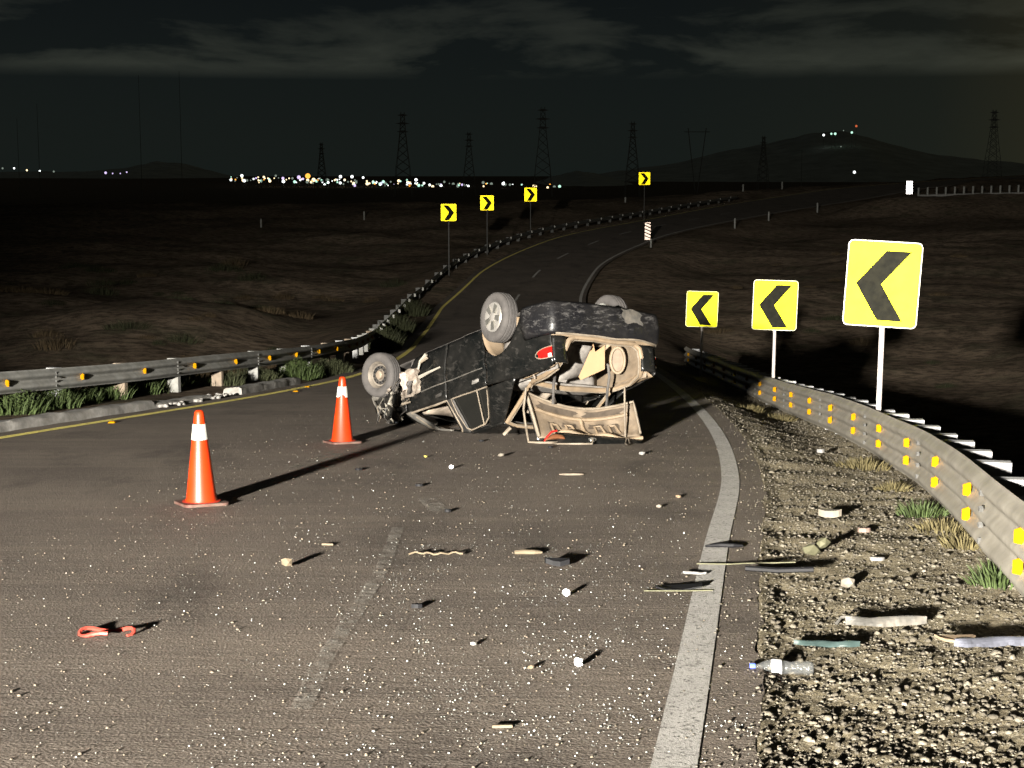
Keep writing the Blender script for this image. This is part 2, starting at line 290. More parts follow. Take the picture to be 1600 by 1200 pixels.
# ------------------------------------------------------------------ mesh helpers
class MB:
    def __init__(s): s.v = []; s.f = []
    def add(s, vs, fs):
        o = len(s.v); s.v += [tuple(p) for p in vs]; s.f += [tuple(i + o for i in f) for f in fs]; return s
    def box(s, c, d, rot=None):
        P = [Vector((x * d[0] / 2, y * d[1] / 2, z * d[2] / 2)) for x in (-1, 1) for y in (-1, 1) for z in (-1, 1)]
        if rot is not None: P = [rot @ p for p in P]
        return s.add([p + Vector(c) for p in P], [(0, 1, 3, 2), (4, 6, 7, 5), (0, 4, 5, 1), (2, 3, 7, 6), (0, 2, 6, 4), (1, 5, 7, 3)])
    def grid(s, nu, nv, fn, wrap=False):
        vs = [fn(i / (nu - 1), j / (nv - 1)) for i in range(nu) for j in range(nv)]
        return s.add(vs, [(i*nv+j, (i+1)*nv+j, (i+1)*nv+j+1, i*nv+j+1) for i in range(nu-1) for j in range(nv-1)])
    def tube(s, pts, r, n=7, caps=True, closed=False):
        pts = [Vector(p) for p in pts]; k = len(pts); vs = []; up = None
        for i, p in enumerate(pts):
            a = pts[(i - 1) % k] if closed or i > 0 else p; b = pts[(i + 1) % k] if closed or i < k - 1 else p
            t = (b - a); t = t.normalized() if t.length > 1e-9 else Vector((0, 0, 1))
            if up is None: up = Vector((0, 0, 1)) if abs(t.z) < .9 else Vector((1, 0, 0))
            u = (up - t * up.dot(t)); u = u.normalized() if u.length > 1e-6 else t.orthogonal().normalized()
            up = u; v = t.cross(u); rr = r[i] if isinstance(r, (list, tuple)) else r
            vs += [p + (u * math.cos(2*math.pi*j/n) + v * math.sin(2*math.pi*j/n)) * rr for j in range(n)]
        m = k if closed else k - 1
        fs = [(i*n+j, i*n+(j+1) % n, ((i+1) % k)*n+(j+1) % n, ((i+1) % k)*n+j) for i in range(m) for j in range(n)]
        if caps and not closed: fs += [tuple(range(n))[::-1], tuple(range((k-1)*n, k*n))]
        return s.add(vs, fs)
    def lathe(s, prof, n=24, axis=Matrix.Identity(3), o=(0, 0, 0)):
        o = Vector(o); k = len(prof)
        vs = [o + axis @ Vector((r * math.cos(2*math.pi*j/n), r * math.sin(2*math.pi*j/n), z)) for r, z in prof for j in range(n)]
        return s.add(vs, [(i*n+j, i*n+(j+1) % n, (i+1)*n+(j+1) % n, (i+1)*n+j) for i in range(k-1) for j in range(n)])
    def prism(s, poly, fn0, fn1):
        """closed plate: outline poly (u,v) lifted by two maps"""
        k = len(poly); vs = [fn0(*p) for p in poly] + [fn1(*p) for p in poly]
        return s.add(vs, [tuple(range(k)), tuple(range(2*k-1, k-1, -1))] + [(i, i + k, (i+1) % k + k, (i+1) % k) for i in range(k)])
    def blob(s, c, r, seed=0, flat=1.0, jag=.3, rot=0):
        rnd = random.Random(seed); t = (1 + 5**.5) / 2
        P = [Vector(p).normalized() for p in [(-1,t,0),(1,t,0),(-1,-t,0),(1,-t,0),(0,-1,t),(0,1,t),(0,-1,-t),(0,1,-t),(t,0,-1),(t,0,1),(-t,0,-1),(-t,0,1)]]
        rr = r if isinstance(r, tuple) else (r, r, r * flat); Mz = Matrix.Rotation(rot, 3, 'Z')
        vs = [Vector(c) + Mz @ Vector([q * e * 1.0 for q, e in zip(p * (1 - jag * rnd.random()), rr)]) for p in P]
        return s.add(vs, [(0,11,5),(0,5,1),(0,1,7),(0,7,10),(0,10,11),(1,5,9),(5,11,4),(11,10,2),(10,7,6),(7,1,8),(3,9,4),(3,4,2),(3,2,6),(3,6,8),(3,8,9),(4,9,5),(2,4,11),(6,2,10),(8,6,7),(9,8,1)])
    def build(s, name, mat, parent=None, smooth=False, off=None):
        me = bpy.data.meshes.new(name); off = Vector(off) if off is not None else Vector((0, 0, 0))
        me.from_pydata([(p[0]-off.x, p[1]-off.y, p[2]-off.z) for p in s.v], [], s.f); me.update()
        if smooth:
            me.polygons.foreach_set('use_smooth', [True] * len(me.polygons))
            try: me.set_sharp_from_angle(angle=R(42))
            except Exception: pass
        me.materials.append(M[mat] if isinstance(mat, str) else mat)
        o = bpy.data.objects.new(name, me); col.objects.link(o)
        if parent: o.parent = parent
        return o
def tag(o, label=None, cat=None, group=None, kind=None):
    for k, v in (('label', label), ('category', cat), ('group', group), ('kind', kind)):
        if v: o[k] = v
    return o
def empty(name, loc, rz=0):
    o = bpy.data.objects.new(name, None); col.objects.link(o); o.location = loc; o.rotation_euler = (0, 0, rz); o.empty_display_size = .2; return o
def copy_tree(o, parent=None):
    c = o.copy(); col.objects.link(c); c.parent = parent
    for ch in [x for x in col.objects if x.parent == o]: copy_tree(ch, c)
    return c
def fbm(x, y, s, o=3, z=0.0):
    v = 0; a = 1
    for i in range(o): v += a * mnoise.noise(Vector((x * s, y * s, z + i * 7.1))); s *= 2.1; a *= .5
    return v
def np_mesh(name, verts, faces, mat, smooth=False):
    me = bpy.data.meshes.new(name); nv = len(verts); nf = len(faces); k = faces.shape[1]
    me.vertices.add(nv); me.vertices.foreach_set('co', np.asarray(verts, np.float32).ravel())
    me.loops.add(nf * k); me.loops.foreach_set('vertex_index', np.asarray(faces, np.int32).ravel())
    me.polygons.add(nf); me.polygons.foreach_set('loop_start', np.arange(0, nf * k, k, dtype=np.int32))
    if smooth: me.polygons.foreach_set('use_smooth', np.ones(nf, bool))
    me.update(calc_edges=True); me.validate()
    me.materials.append(M[mat]); o = bpy.data.objects.new(name, me); col.objects.link(o); return o

# ------------------------------------------------------------------ ground sheet
def make_ground():
    ys = list(np.arange(-28, 8, 2.0)) + list(np.arange(8, 60, .8)) + list(np.arange(60, 140, 1.2)) + list(np.arange(140, 320, 2.5))
    y = 320.0; st = 3.0
    while y < 9000: ys.append(y); y += st; st *= 1.12
    ys = np.array(ys)
    so = list(np.arange(0, 12, .45)) + list(np.arange(12, 60, 1.1)); v = 60.0; st = 1.5
    while v < 6000: so.append(v); v += st; st *= 1.16
    so = np.array(so); s = np.concatenate([-so[:0:-1], so])
    xc = (XL(np.minimum(ys, 290)) + XR(np.minimum(ys, 290))) / 2
    xc = np.where(ys > 290, xc[np.searchsorted(ys, 290)], xc)
    X = xc[:, None] + s[None, :]; Y = np.repeat(ys[:, None], len(s), 1)
    Z = H0(X, Y)
    sr = X - XR(np.minimum(Y, 300)); sl = XL(np.minimum(Y, 300)) - X
    under = (1 - ss(sr, .5, 1.2)) * (1 - ss(sl, .6, 1.2)) * (Y < 302)
    Z = Z - .16 * under - .12 * ((sr > .2) & (sr < 1.9) & (Y < 46))
    n, k = Z.shape; i = np.arange((n - 1) * k).reshape(n - 1, k)[:, :-1].ravel()
    f = np.stack([i, i + 1, i + k + 1, i + k], 1)
    return tag(np_mesh('ground', np.stack([X, Y, Z], 2).reshape(-1, 3), f, 'field', True), kind='structure')
make_ground()

def strip(name, mat, rows, fl, fr, z, ncol=2, thick=0.0):
    mb = MB(); vs = []; n = ncol + (2 if thick else 0)
    for y in rows:
        a, b = fl(y), fr(y); g = float(G(y)) + z
        line = [(a + (b - a) * j / (ncol - 1), y, g) for j in range(ncol)]
        if thick: line = [(a, y, g - thick)] + line + [(b, y, g - thick)]
        vs += line
    fs = [(i*n+j, i*n+j+1, (i+1)*n+j+1, (i+1)*n+j) for i in range(len(rows)-1) for j in range(n-1)]
    mb.add(vs, fs); return mb.build(name, mat)
rows = [float(v) for v in np.concatenate([np.arange(-27, 4, 1.0), np.arange(4, 30, .07), np.arange(30, 100, .5), np.arange(100, 296, 1.2)])]
def edge_r(y): return float(XR(y)) + .29 + (.035 * fbm(1.7, y, 2.2, 4) if y < 60 else 0)
def edge_l(y): return float(XL(y)) - .42 + (.05 * fbm(9.7, y, 1.5, 4) if y < 60 else 0)
road = tag(strip('road', 'asphalt', rows, edge_l, edge_r, 0, 6, .09), kind='structure')
lw = .08
o = strip('edge_line_white', 'white_line', rows, lambda y: float(XR(y)) - lw, lambda y: float(XR(y)) + lw, .004, 3); tag(o, kind='structure')
o = strip('edge_line_yellow', 'yellow_line', rows, lambda y: float(XL(y)) - .08, lambda y: float(XL(y)) + .08, .004, 3); tag(o, kind='structure')
# worn lane line: one scuffed piece near, dashes far down the road
def lane(y, s=.5): return float(XL(y)) * (1 - s) + float(XR(y)) * s
def piece(pts, wd, mat, name='lane_line'):
    mb = MB(); P = [ground_at(*p) for p in pts]; vs = []
    Q = []
    for a, b in zip(P, P[1:]):
        for t in range(12): Q.append(a.lerp(b, t / 12))
    Q.append(P[-1])
    for i, q in enumerate(Q): vs += [(q.x - wd/2, q.y, float(G(q.y)) + .004), (q.x + wd/2, q.y, float(G(q.y)) + .004)]
    mb.add(vs, [(2*i, 2*i+1, 2*i+3, 2*i+2) for i in range(len(Q)-1)])
    return tag(mb.build(name, mat), kind='structure')
piece([(470, 1110), (500, 1040), (560, 950), (597, 890), (622, 825)], .085, 'worn_line'); piece([(665, 778), (690, 800)], .16, 'worn_line')
piece([(470, 737), (520, 715), (556, 702)], .42, 'dust_smear', 'dust_patch')
y = 70.0
while y < 180: 
    mb = MB(); rs = np.linspace(y, y + 4.5, 6); vs = []
    for q in rs: vs += [(lane(q, .5) - .07, q, float(G(q)) + .004), (lane(q, .5) + .07, q, float(G(q)) + .004)]
    mb.add(vs, [(2*i, 2*i+1, 2*i+3, 2*i+2) for i in range(5)]); tag(mb.build('lane_line', 'white_line'), kind='structure'); y += 13

# gravel verge on the right with its own relief
def verge_z(x, y, h=None, xr=None):
    sr = x - (float(XR(y)) if xr is None else xr); e = min(1, max(0, (sr - .29) / .12))
    n = .012 * fbm(x, y * .8, 3.0, 4) + .007 * fbm(x, y, 16, 2, 5) + .014 * fbm(x * .5, y * 1.6, 1.1, 2, 9)
    return (float(H0(x, y)) if h is None else h) - .022 * e + n * e - .10 * max(0, (.29 - sr) / .2)
vr = [3.6]
while vr[-1] < 46: vr.append(vr[-1] + max(.018, vr[-1]**2 * .00055))
so = np.concatenate([[.12, .23], np.linspace(.29, 2.3, 87)]); vs = []
for y in vr:
    xr = float(XR(y)); hv = H0(xr + so, np.full(len(so), y)); vs += [(xr + s, y, verge_z(xr + s, y, h, xr)) for s, h in zip(so, hv)]
vs = np.array(vs); n = len(vr); k = len(so); i = np.arange((n-1)*k).reshape(n-1, k)[:, :-1].ravel()
tag(np_mesh('verge', vs, np.stack([i, i+1, i+k+1, i+k], 1), 'soil', False), kind='structure')

def scatter(name, mat, P, size, label, cat, jag=.35, flat=.7):
    """many small faceted pieces as one mesh"""
    t = (1 + 5**.5) / 2
    B = np.array([(-1,t,0),(1,t,0),(-1,-t,0),(1,-t,0),(0,-1,t),(0,1,t),(0,-1,-t),(0,1,-t),(t,0,-1),(t,0,1),(-t,0,-1),(-t,0,1)], float); B /= np.linalg.norm(B[0])
    Fc = np.array([(0,11,5),(0,5,1),(0,1,7),(0,7,10),(0,10,11),(1,5,9),(5,11,4),(11,10,2),(10,7,6),(7,1,8),(3,9,4),(3,4,2),(3,2,6),(3,6,8),(3,8,9),(4,9,5),(2,4,11),(6,2,10),(8,6,7),(9,8,1)])
    n = len(P); P = np.asarray(P); size = np.asarray(size)
    V = B[None] * (1 - jag * RNG.random((n, 12, 1))) * np.stack([RNG.uniform(.7, 1.3, n), RNG.uniform(.7, 1.3, n), RNG.uniform(.5, 1, n) * flat / .7], 1)[:, None]
    a = RNG.uniform(0, 6.28, n); c, s_ = np.cos(a)[:, None], np.sin(a)[:, None]
    V = np.stack([V[..., 0]*c - V[..., 1]*s_, V[..., 0]*s_ + V[..., 1]*c, V[..., 2]], 2) * size[:, None, None] + P[:, None]
    Fa = (Fc[None] + (np.arange(n) * 12)[:, None, None]).reshape(-1, 3)
    return tag(np_mesh(name, V.reshape(-1, 3), Fa, mat), label, cat, kind='stuff')
def verge_pts(n, y1, power=2.2):
    y = 4.2 + (y1 - 4.2) * RNG.random(n)**power; s = .31 + 1.77 * RNG.random(n); x = XR(y) + s
    return np.array([(a, b, verge_z(a, b, h, r)) for a, b, h, r in zip(x, y, H0(x, y), XR(y))])
P = verge_pts(22000, 36); scatter('gravel', 'stones_mid', P, RNG.lognormal(-5.2, .6, len(P)).clip(.003, .03), 'loose tan gravel covering the verge', 'gravel')
P = verge_pts(16000, 36); scatter('gravel', 'stones_dark', P, RNG.lognormal(-4.9, .5, len(P)).clip(.003, .032), 'dark gravel and clods on the verge', 'gravel')
P = verge_pts(700, 30); scatter('gravel', 'stone_pale', P, RNG.lognormal(-4.8, .45, len(P)).clip(.004, .024), 'pale pebbles scattered over the verge', 'gravel')
y = 4.2 + 26 * RNG.random(900)**2; x = XR(y) + .30 - .28 * RNG.random(900)**2.2
scatter('gravel', 'stones_mid', np.stack([x, y, G(y) + .002], 1), RNG.lognormal(-5.4, .5, 900).clip(.002, .014), 'gravel spilled from the verge onto the edge of the asphalt', 'gravel')
def road_pts(n, fn):
    y = 4.5 + 17 * RNG.random(n * 14)**1.9; x = RNG.uniform(-3.2, 3.0, n * 14); ok = x < XR(y) + .27; x = x[ok]; y = y[ok]; g = G(y); u = RNG.random(len(x)); out = []
    for a, b, c, d in zip(x, y, g, u):
        if d < fn(a, b):
            out.append((a, b, c + .002))
            if len(out) >= n: break
    return np.array(out)
dens = lambda x, y: min(1, .05 + .9 * math.exp(-((x - .1) / 1.0)**2 - ((y - 5.6) / 2.6)**2) + .35 * math.exp(-((x + .4) / 1.2)**2 - ((y - 9) / 2.5)**2)) * (.25 + .75 * max(0, min(1, .35 + 1.9 * mnoise.noise(Vector((x * 2.4, y * 1.5, 4))))))
P = road_pts(3200, dens); scatter('broken_glass', 'glass_bits', P, RNG.lognormal(-6.0, .45, len(P)).clip(.001, .0065), 'crumbs of broken window glass strewn over the asphalt', 'glass', .5)
P = road_pts(260, dens); scatter('broken_glass', 'glass_glint', P, RNG.lognormal(-5.95, .4, len(P)).clip(.001, .006), 'glinting crumbs of broken glass on the asphalt', 'glass', .5)
flatd = lambda x, y: .4 + .6 * max(0, mnoise.noise(Vector((x, y, 8))))
P = road_pts(3000, flatd); scatter('grit', 'grit_pale', P, RNG.lognormal(-6.1, .45, len(P)).clip(.001, .006), 'pale grit lying over the asphalt', 'grit', .4)
P = road_pts(2600, flatd); scatter('grit', 'grit_dark', P, RNG.lognormal(-5.4, .4, len(P)).clip(.002, .011), 'dark crumbs of dirt on the asphalt', 'grit', .4)

# ------------------------------------------------------------------ guardrails
def rail(name, path, y0, y1, prof, zc, base_fn, post_step, refl_step, refl_rows, side, mats, label, seg=4.1, refl_mat='reflector_amber', post_depth=.26, post_top=.0, refl_size=(.045, .10), refl_phase=0.0, step=.35):
    root = empty(name, (float(path(y0)), y0, float(base_fn(path(y0), y0)))); off = root.location.copy()
    tag(root, label, 'guardrail')
    # arc length table
    ys = np.arange(y0, y1 + 1e-6, .05); xs = np.asarray(path(ys)); sl = np.concatenate([[0], np.cumsum(np.hypot(np.diff(xs), np.diff(ys)))])
    bz = np.asarray(base_fn(xs, ys)); ker = np.ones(61) / 61; bz = np.convolve(np.pad(bz, 30, 'edge'), ker, 'valid')
    def P(s):
        y = float(np.interp(s, sl, ys)); x = float(np.interp(y, ys, xs)); e = .2
        x2 = float(np.interp(y + e, ys, xs)); x1 = float(np.interp(y - e, ys, xs)); t = Vector((x2 - x1, 2 * e, 0)).normalized()
        z = float(np.interp(y, ys, bz)); return Vector((x, y, z)), t, Vector((t.y, -t.x, 0)) * side   # normal away from the road
    tot = sl[-1]; s = 0.0; q = 0
    while s < tot - .3:
        e = min(tot, s + seg + .03); k = max(3, int((e - s) / step)); mb = MB(); dd = .0015 * (q % 2)
        def fn(u, v):
            p, t, n = P(s + (e - s) * u); j = v * (len(prof) - 1); a = int(min(j, len(prof) - 2)); f = j - a
            d = prof[a][0] * (1 - f) + prof[a+1][0] * f; h = prof[a][1] * (1 - f) + prof[a+1][1] * f
            wob = .006 * math.sin(p.y * 1.9)
            return p + n * (d + dd + wob) + Vector((0, 0, zc + h + .008 * math.sin(p.y * .7)))
        mb.grid(k, len(prof), fn); o = mb.build('beam_panel', mats[0], root, True, off)
        md = o.modifiers.new('thickness', 'SOLIDIFY'); md.thickness = .006; md.offset = -side; md.use_rim = False
        if s > 0 and P(s)[0].y < 40:
            for h in (-.6, -.2, .2, .6):
                bb = MB()
                p, t, n = P(s + .11); hm = max(a[1] for a in prof); c = p - n * .006 + Vector((0, 0, zc + h * hm)) ; bb.box(c + n * min(a[0] for a in prof), (.026, .026, .026), Matrix.Rotation(.6, 3, 'X'))
                bb.build('bolt', 'bolt_steel', o, False, off)
        s += seg; q += 1
    s = .4; hm = max(a[1] for a in prof)
    while s < tot:
        p, t, n = P(s); g = float(base_fn(p.x + n.x * .2, p.y + n.y * .2)) - .25; top = p.z + zc + hm + post_top + random.uniform(-.012, .012)
        a = math.atan2(t.y, t.x); c = p + n * (.10 + post_depth / 2); c.z = (g + top) / 2
        MB().box(c, (.10, post_depth, top - g), Matrix.Rotation(a + random.uniform(-.05, .05), 3, 'Z')).build('post', mats[1] if not isinstance(mats[1], list) else random.choice(mats[1]), root, False, off); s += post_step
    s = refl_phase + .2
    while s < tot:
        p, t, n = P(s); wd, hg = refl_size
        for h, d in refl_rows:
            mb = MB(); c = p + n * (d - .02) + Vector((0, 0, zc + h)); tn = (t - n * .35).normalized(); rt = Vector((tn.y, -tn.x, 0)) * side
            poly = [(-.2 * wd, -hg * .5), (wd, -hg * .36), (wd, hg * .36), (-.2 * wd, hg * .5)]
            mb.prism(poly, lambda u, v: c + rt * -u + Vector((0, 0, v)), lambda u, v: c + rt * -u + Vector((0, 0, v)) + tn * .012)
            mb.build('reflector', refl_mat, root, False, off)
        s += refl_step
    return root
thrie = [(.04 - .04 * math.cos(2 * math.pi * 3 * h / .506), h) for h in np.linspace(-.253, .253, 37)]
wprof = [(.04 - .04 * math.cos(2 * math.pi * 2 * h / .312 + math.pi), h) for h in np.linspace(-.156, .156, 25)]
wprof = [(.035 + .035 * math.cos(4 * math.pi * h / .312), h) for h in np.linspace(-.156, .156, 25)]
thrie = [(.028 - .028 * math.cos(6 * math.pi * h / .506 ), h) for h in np.linspace(-.253, .253, 37)]
rail('roadside_guardrail', lambda y: XR(y) + 1.66, 5.2, 45, thrie, .262, H0, 1.02, 2.12, ((.084, .045), (-.084, .045)), 1, ('galvanized', ['white_post']),
     'grey corrugated steel guardrail with paired amber reflectors beside the gravel verge', refl_phase=.55, post_top=-.025)
offl = interp([(10, 2.0), (20, 1.9), (30, 1.5), (40, 1.0), (50, 1.15), (60, 1.4), (80, 1.6), (100, 1.9), (170, 2.2)])
rail('field_guardrail', lambda y: XL(y) - offl(y), 14.5, 52, wprof, .47, lambda x, y: G(y) - .02, 2.05, 2.05, ((.0, .06),), -1, ('galvanized_dull', ['rust_post', 'white_post', 'galvanized_dull']),
     'dull grey steel guardrail with single amber reflectors above green bushes', refl_phase=.7, post_depth=.2, refl_size=(.06, .12))
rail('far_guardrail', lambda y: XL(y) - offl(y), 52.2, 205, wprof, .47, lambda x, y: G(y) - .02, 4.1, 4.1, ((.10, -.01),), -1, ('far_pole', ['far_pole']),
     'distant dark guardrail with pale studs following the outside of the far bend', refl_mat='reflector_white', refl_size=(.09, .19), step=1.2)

# ------------------------------------------------------------------ chevron signs
def round_rect(wd, hg, r, n=5):
    out = []
    for cx, cy, a0 in ((wd/2-r, hg/2-r, 0), (-wd/2+r, hg/2-r, 90), (-wd/2+r, -hg/2+r, 180), (wd/2-r, -hg/2+r, 270)):
        out += [(cx + r * math.cos(R(a0 + 90 * i / n)), cy + r * math.sin(R(a0 + 90 * i / n))) for i in range(n + 1)]
    return out
def chevron_sign(px, py, y, wd, hg, direction, label, gz, near=True, yaw=0, roll=0, group=None, base_px=None):
    c = at(px, py, y); root = empty('chevron_sign', (c.x, c.y, gz)); off = root.location.copy(); tag(root, label, 'road sign', group)
    root.rotation_euler = (0, 0, yaw)
    zc = c.z - gz; rx = Matrix.Rotation(roll, 3, 'Y')
    def mp(d): return lambda u, v: rx @ Vector((u, d, v)) + Vector((0, 0, zc))
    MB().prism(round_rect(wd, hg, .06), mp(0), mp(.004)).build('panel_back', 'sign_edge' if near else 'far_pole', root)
    MB().prism(round_rect(wd - .022, hg - .022, .05), mp(-.004), mp(-.001)).build('panel', 'sign_yellow' if near else 'sign_far_yellow', root)
    s = direction; a = wd
    ch = [(-.36*a, 0), (.02*a, .46*a), (.36*a, .46*a), (-.02*a, 0), (.30*a, -.50*a), (-.04*a, -.50*a)]
    ch = [(x * (1 if s < 0 else -1), z) for x, z in ch]
    mb = MB(); f0, f1 = mp(-.007), mp(-.0045)
    for q in ([0, 1, 2, 3], [0, 3, 4, 5]):
        mb.prism([ch[i] for i in q], f0, f1)
    mb.build('chevron', 'chevron_black', root)
    r = .03 if near else .04
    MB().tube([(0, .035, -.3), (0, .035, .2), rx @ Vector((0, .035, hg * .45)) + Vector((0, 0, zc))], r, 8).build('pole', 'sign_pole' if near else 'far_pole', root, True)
    if near:
        for z in (-.25, .25): MB().box(rx @ Vector((0, .012, z)) + Vector((0, 0, zc)), (.16, .018, .04)).build('bracket', 'sign_back', root)
    return root
for px, py, y, lab in ((1379, 444, 17.3, 'large yellow chevron sign on a pale pole, scratched black arrow, standing behind the guardrail'),
                       (1211, 477, 28.3, 'yellow chevron sign on a pale pole between the biggest chevron sign and the overturned car'),
                       (1097, 483, 39.6, 'small yellow chevron sign beyond the end of the lit guardrail, right beside the overturned car')):
    p = at(px, py, y); chevron_sign(px, py, y, .82, .97 if y < 20 else .93, -1, lab, H(p.x, p.y), yaw=R(-9 if y < 20 else -4), roll=R(3.0 if y < 20 else 1.5))
for px, py, y, wd in ((701, 332, 97, .98), (761, 317, 112, .98), (829, 304, 130, 1.05), (1007, 279, 162, 1.2)):
    p = at(px, py, y); lab = 'small yellow chevron sign, %s along the far guardrail counted from the overturned car' % {701: 'first', 761: 'second', 829: 'third'}[px] if px < 900 else 'lone yellow chevron sign beyond the striped marker, farthest round the bend'
    chevron_sign(px, py, y, wd, wd * 1.1, 1, lab, H(p.x, p.y), False, group='chevron signs along the far guardrail' if px < 900 else None)
# striped hazard markers
def marker(px, py, y, wd, hg, label, stripes=True):
    c = at(px, py, y); g = H(c.x, c.y); root = empty('hazard_marker', (c.x, c.y, g)); tag(root, label, 'marker'); zc = c.z - g
    MB().box((0, 0, zc), (wd, .02, hg)).build('panel', 'reflector_white' if not stripes else 'marker_white', root)
    MB().tube([(0, .05, -.3), (0, .05, zc)], .035, 6).build('pole', 'far_pole', root)
    if stripes:
        for i in range(5):
            z0 = zc - hg * .5 + hg * (.06 + .2 * i); t = hg * .065
            MB().prism([(-wd*.5, z0 + hg*.14), (wd*.5, z0 - hg*.02 if i else z0), (wd*.5, z0 + t), (-wd*.5, z0 + hg*.14 + t)] if i < 4 else [(-wd*.5, z0 + hg*.10), (wd*.5, z0 - hg*.02), (wd*.5, z0 + t), (-wd*.5, z0 + hg*.10 + t*.6)],
                       lambda u, v: Vector((u, -.014, v)), lambda u, v: Vector((u, -.0105, v))).build('stripe', 'chevron_black', root)
retro('marker_white', (.9, .72, .62), .34, .22, .1)
retro('marker_bright', (.95, .9, .95), .3, .6, .0)
marker(1012, 361, 126, .46, 1.42, 'striped black and white hazard marker beside the far bend')
c = at(1421, 293, 188); root = empty('hazard_marker', (c.x, c.y, H(c.x, c.y))); tag(root, 'bright white hazard marker at the start of the white post railing', 'marker')
MB().box((0, 0, c.z - root.location.z), (.75, .03, 1.55)).build('panel', 'marker_bright', root); MB().tube([(0, .05, -.3), (0, .05, c.z - root.location.z)], .06, 6).build('pole', 'far_pole', root)
# delineator posts
simple('delineator_white', (0.336, 0.344, 0.320), .6)
dm = MB().tube([(0, 0, -.3), (0, 0, .9)], .06, 8); dm.add([], [])
def delineator(px, py, hpx, label, grp):
    p = ground_at(px, py, H); k = hpx * p.y / F; o = MB().tube([(0, 0, -.3), (0, 0, k * .9), (0, 0, k)], [.05 * p.y / 90, .05 * p.y / 90, .03 * p.y / 90], 8).build('delineator_post', 'delineator_white'); o.location = p
    tag(o, label, 'post', grp)
for q in ((408, 356, 14), (569, 343, 13)): delineator(*q, 'short white delineator post standing in the dark field', 'posts in the field')
delineator(1017, 386, 13, 'short white delineator post right beside the striped hazard marker', 'posts inside the bend')
for q in ((1148, 357, 16), (1201, 345, 14), (1277, 332, 15)): delineator(*q, 'short white delineator post on the inner edge of the far bend', 'posts inside the bend')
for q in ((977, 318, 10), (1161, 299, 11), (1222, 295, 11)): delineator(*q, 'short pale post on the outer edge of the far bend', 'posts outside the bend')
# railing of the culvert far up the road
rt = empty('post_railing', at(1435, 304, 190)); tag(rt, 'row of pale posts on a low concrete beam above the far slope', 'railing'); off = rt.location.copy()
pts = [at(1435 + 14.2 * i, 304 - i * .35, 190 - i * .35) for i in range(14)]
for p in pts: MB().tube([p + Vector((0, 0, -.2)), p + Vector((0, 0, .85))], .12, 8).build('post', 'delineator_white', rt, False, off)
MB().tube([p + Vector((0, 0, -.15)) for p in pts], .16, 6).build('beam', 'galvanized_dull', rt, False, off)
MB().grid(14, 4, lambda u, v: pts[int(round(u * 13))] + Vector((0, -.3 - 1.2 * v, -.2 - 2.2 * v))).build('slope_wall', 'galvanized_dull', rt, False, off)

# ------------------------------------------------------------------ traffic cones
def cone(px, py, h, label, lean=0, bent=False, marks=True):
    p = ground_at(px, py); root = empty('traffic_cone', p); tag(root, label, 'traffic cone'); k = h / .75
    tilt = Matrix.Rotation(lean, 3, 'Y')
    pr = [(.128, .03), (.124, .04), (.118, .06), (.041, .70), (.036, .735), (.026, .748), (.012, .752), (.002, .752)]
    b = MB().lathe([(r * k, z * k) for r, z in pr], 32, tilt)
    if bent:
        b.v = [(x, y - max(0, .10 - z) * .6 if y < 0 else y, z - (max(0, -y) * .35 if z < .1 else 0)) for x, y, z in b.v]
    b.build('cone_body', 'cone_orange', root, True)
    def rad(z): return .118 + (.041 - .118) * (z - .06) / .64
    cz = [.535, .54, .625, .63] ; col_ = MB().lathe([((rad(z) + (.004 if i in (1, 2) else .0005)) * k, z * k) for i, z in enumerate((.52, .522, .642, .644))], 32, tilt).build('reflective_collar', 'collar_white', root, True)
    base = round_rect(.36 * k, .36 * k, .05); base = [(x * math.cos(.5) - y * math.sin(.5), x * math.sin(.5) + y * math.cos(.5)) for x, y in base]
    sl = -190 / 2400
    MB().prism(base, lambda u, v: Vector((u, v, sl * v + .002)), lambda u, v: Vector((u, v, sl * v + .024))).build('base_plate', 'cone_base', root)
    MB().lathe([(.150 * k, .020), (.150 * k, .030), (.128 * k, .036)], 32).build('base_ring', 'cone_red', root)
    if marks:
        def arc(a, z): r = (rad(z) + .0052) * k; return tilt @ Vector((r * math.sin(a), -r * math.cos(a), z * k))
        def stroke(poly, name='collar_mark'):
            mb = MB(); mb.add([arc(a, z) for a, z in poly], [tuple(range(len(poly)))]); mb.build(name, 'collar_ink', col_)
        a0 = -.30
        stroke([(a0-.05, .56), (a0+.05, .56), (a0+.05, .63), (a0-.05, .63)]); stroke([(a0-.13, .533), (a0+.13, .533), (a0+.13, .545), (a0-.13, .545)])
        a1 = .38; n = 16
        for i in range(n):
            t0, t1 = 2*math.pi*i/n, 2*math.pi*(i+1)/n
            f = lambda t, s: (a1 + .20 * s * math.sin(t), .595 + .034 * s * math.cos(t))
            stroke([f(t0, 1), f(t1, 1), f(t1, .72), f(t0, .72)])
        stroke([(a1-.17, .533), (a1+.17, .533), (a1+.17, .547), (a1-.17, .547)])
cone(315, 788, .75, 'orange traffic cone with a white reflective collar marked with ink, standing alone on the lane')
cone(535, 692, .755, 'orange traffic cone with a plain white collar and crumpled foot beside the overturned car', bent=True, lean=R(.8), marks=False)
# raised pavement studs by the yellow line
for px, py in ((175, 661), (462, 612), (480, 605)):
    p = ground_at(px, py); o = MB().prism([(-.05, 0), (.05, 0), (.032, .02), (-.032, .02)], lambda u, v: Vector((u, -.05 + v * 1.2, v + .002)), lambda u, v: Vector((u, .05 - v * 1.2, v + .002))).build('road_stud', 'reflector_amber'); o.location = p
    tag(o, 'amber reflective road stud beside the yellow line', 'road stud', 'studs along the yellow line')
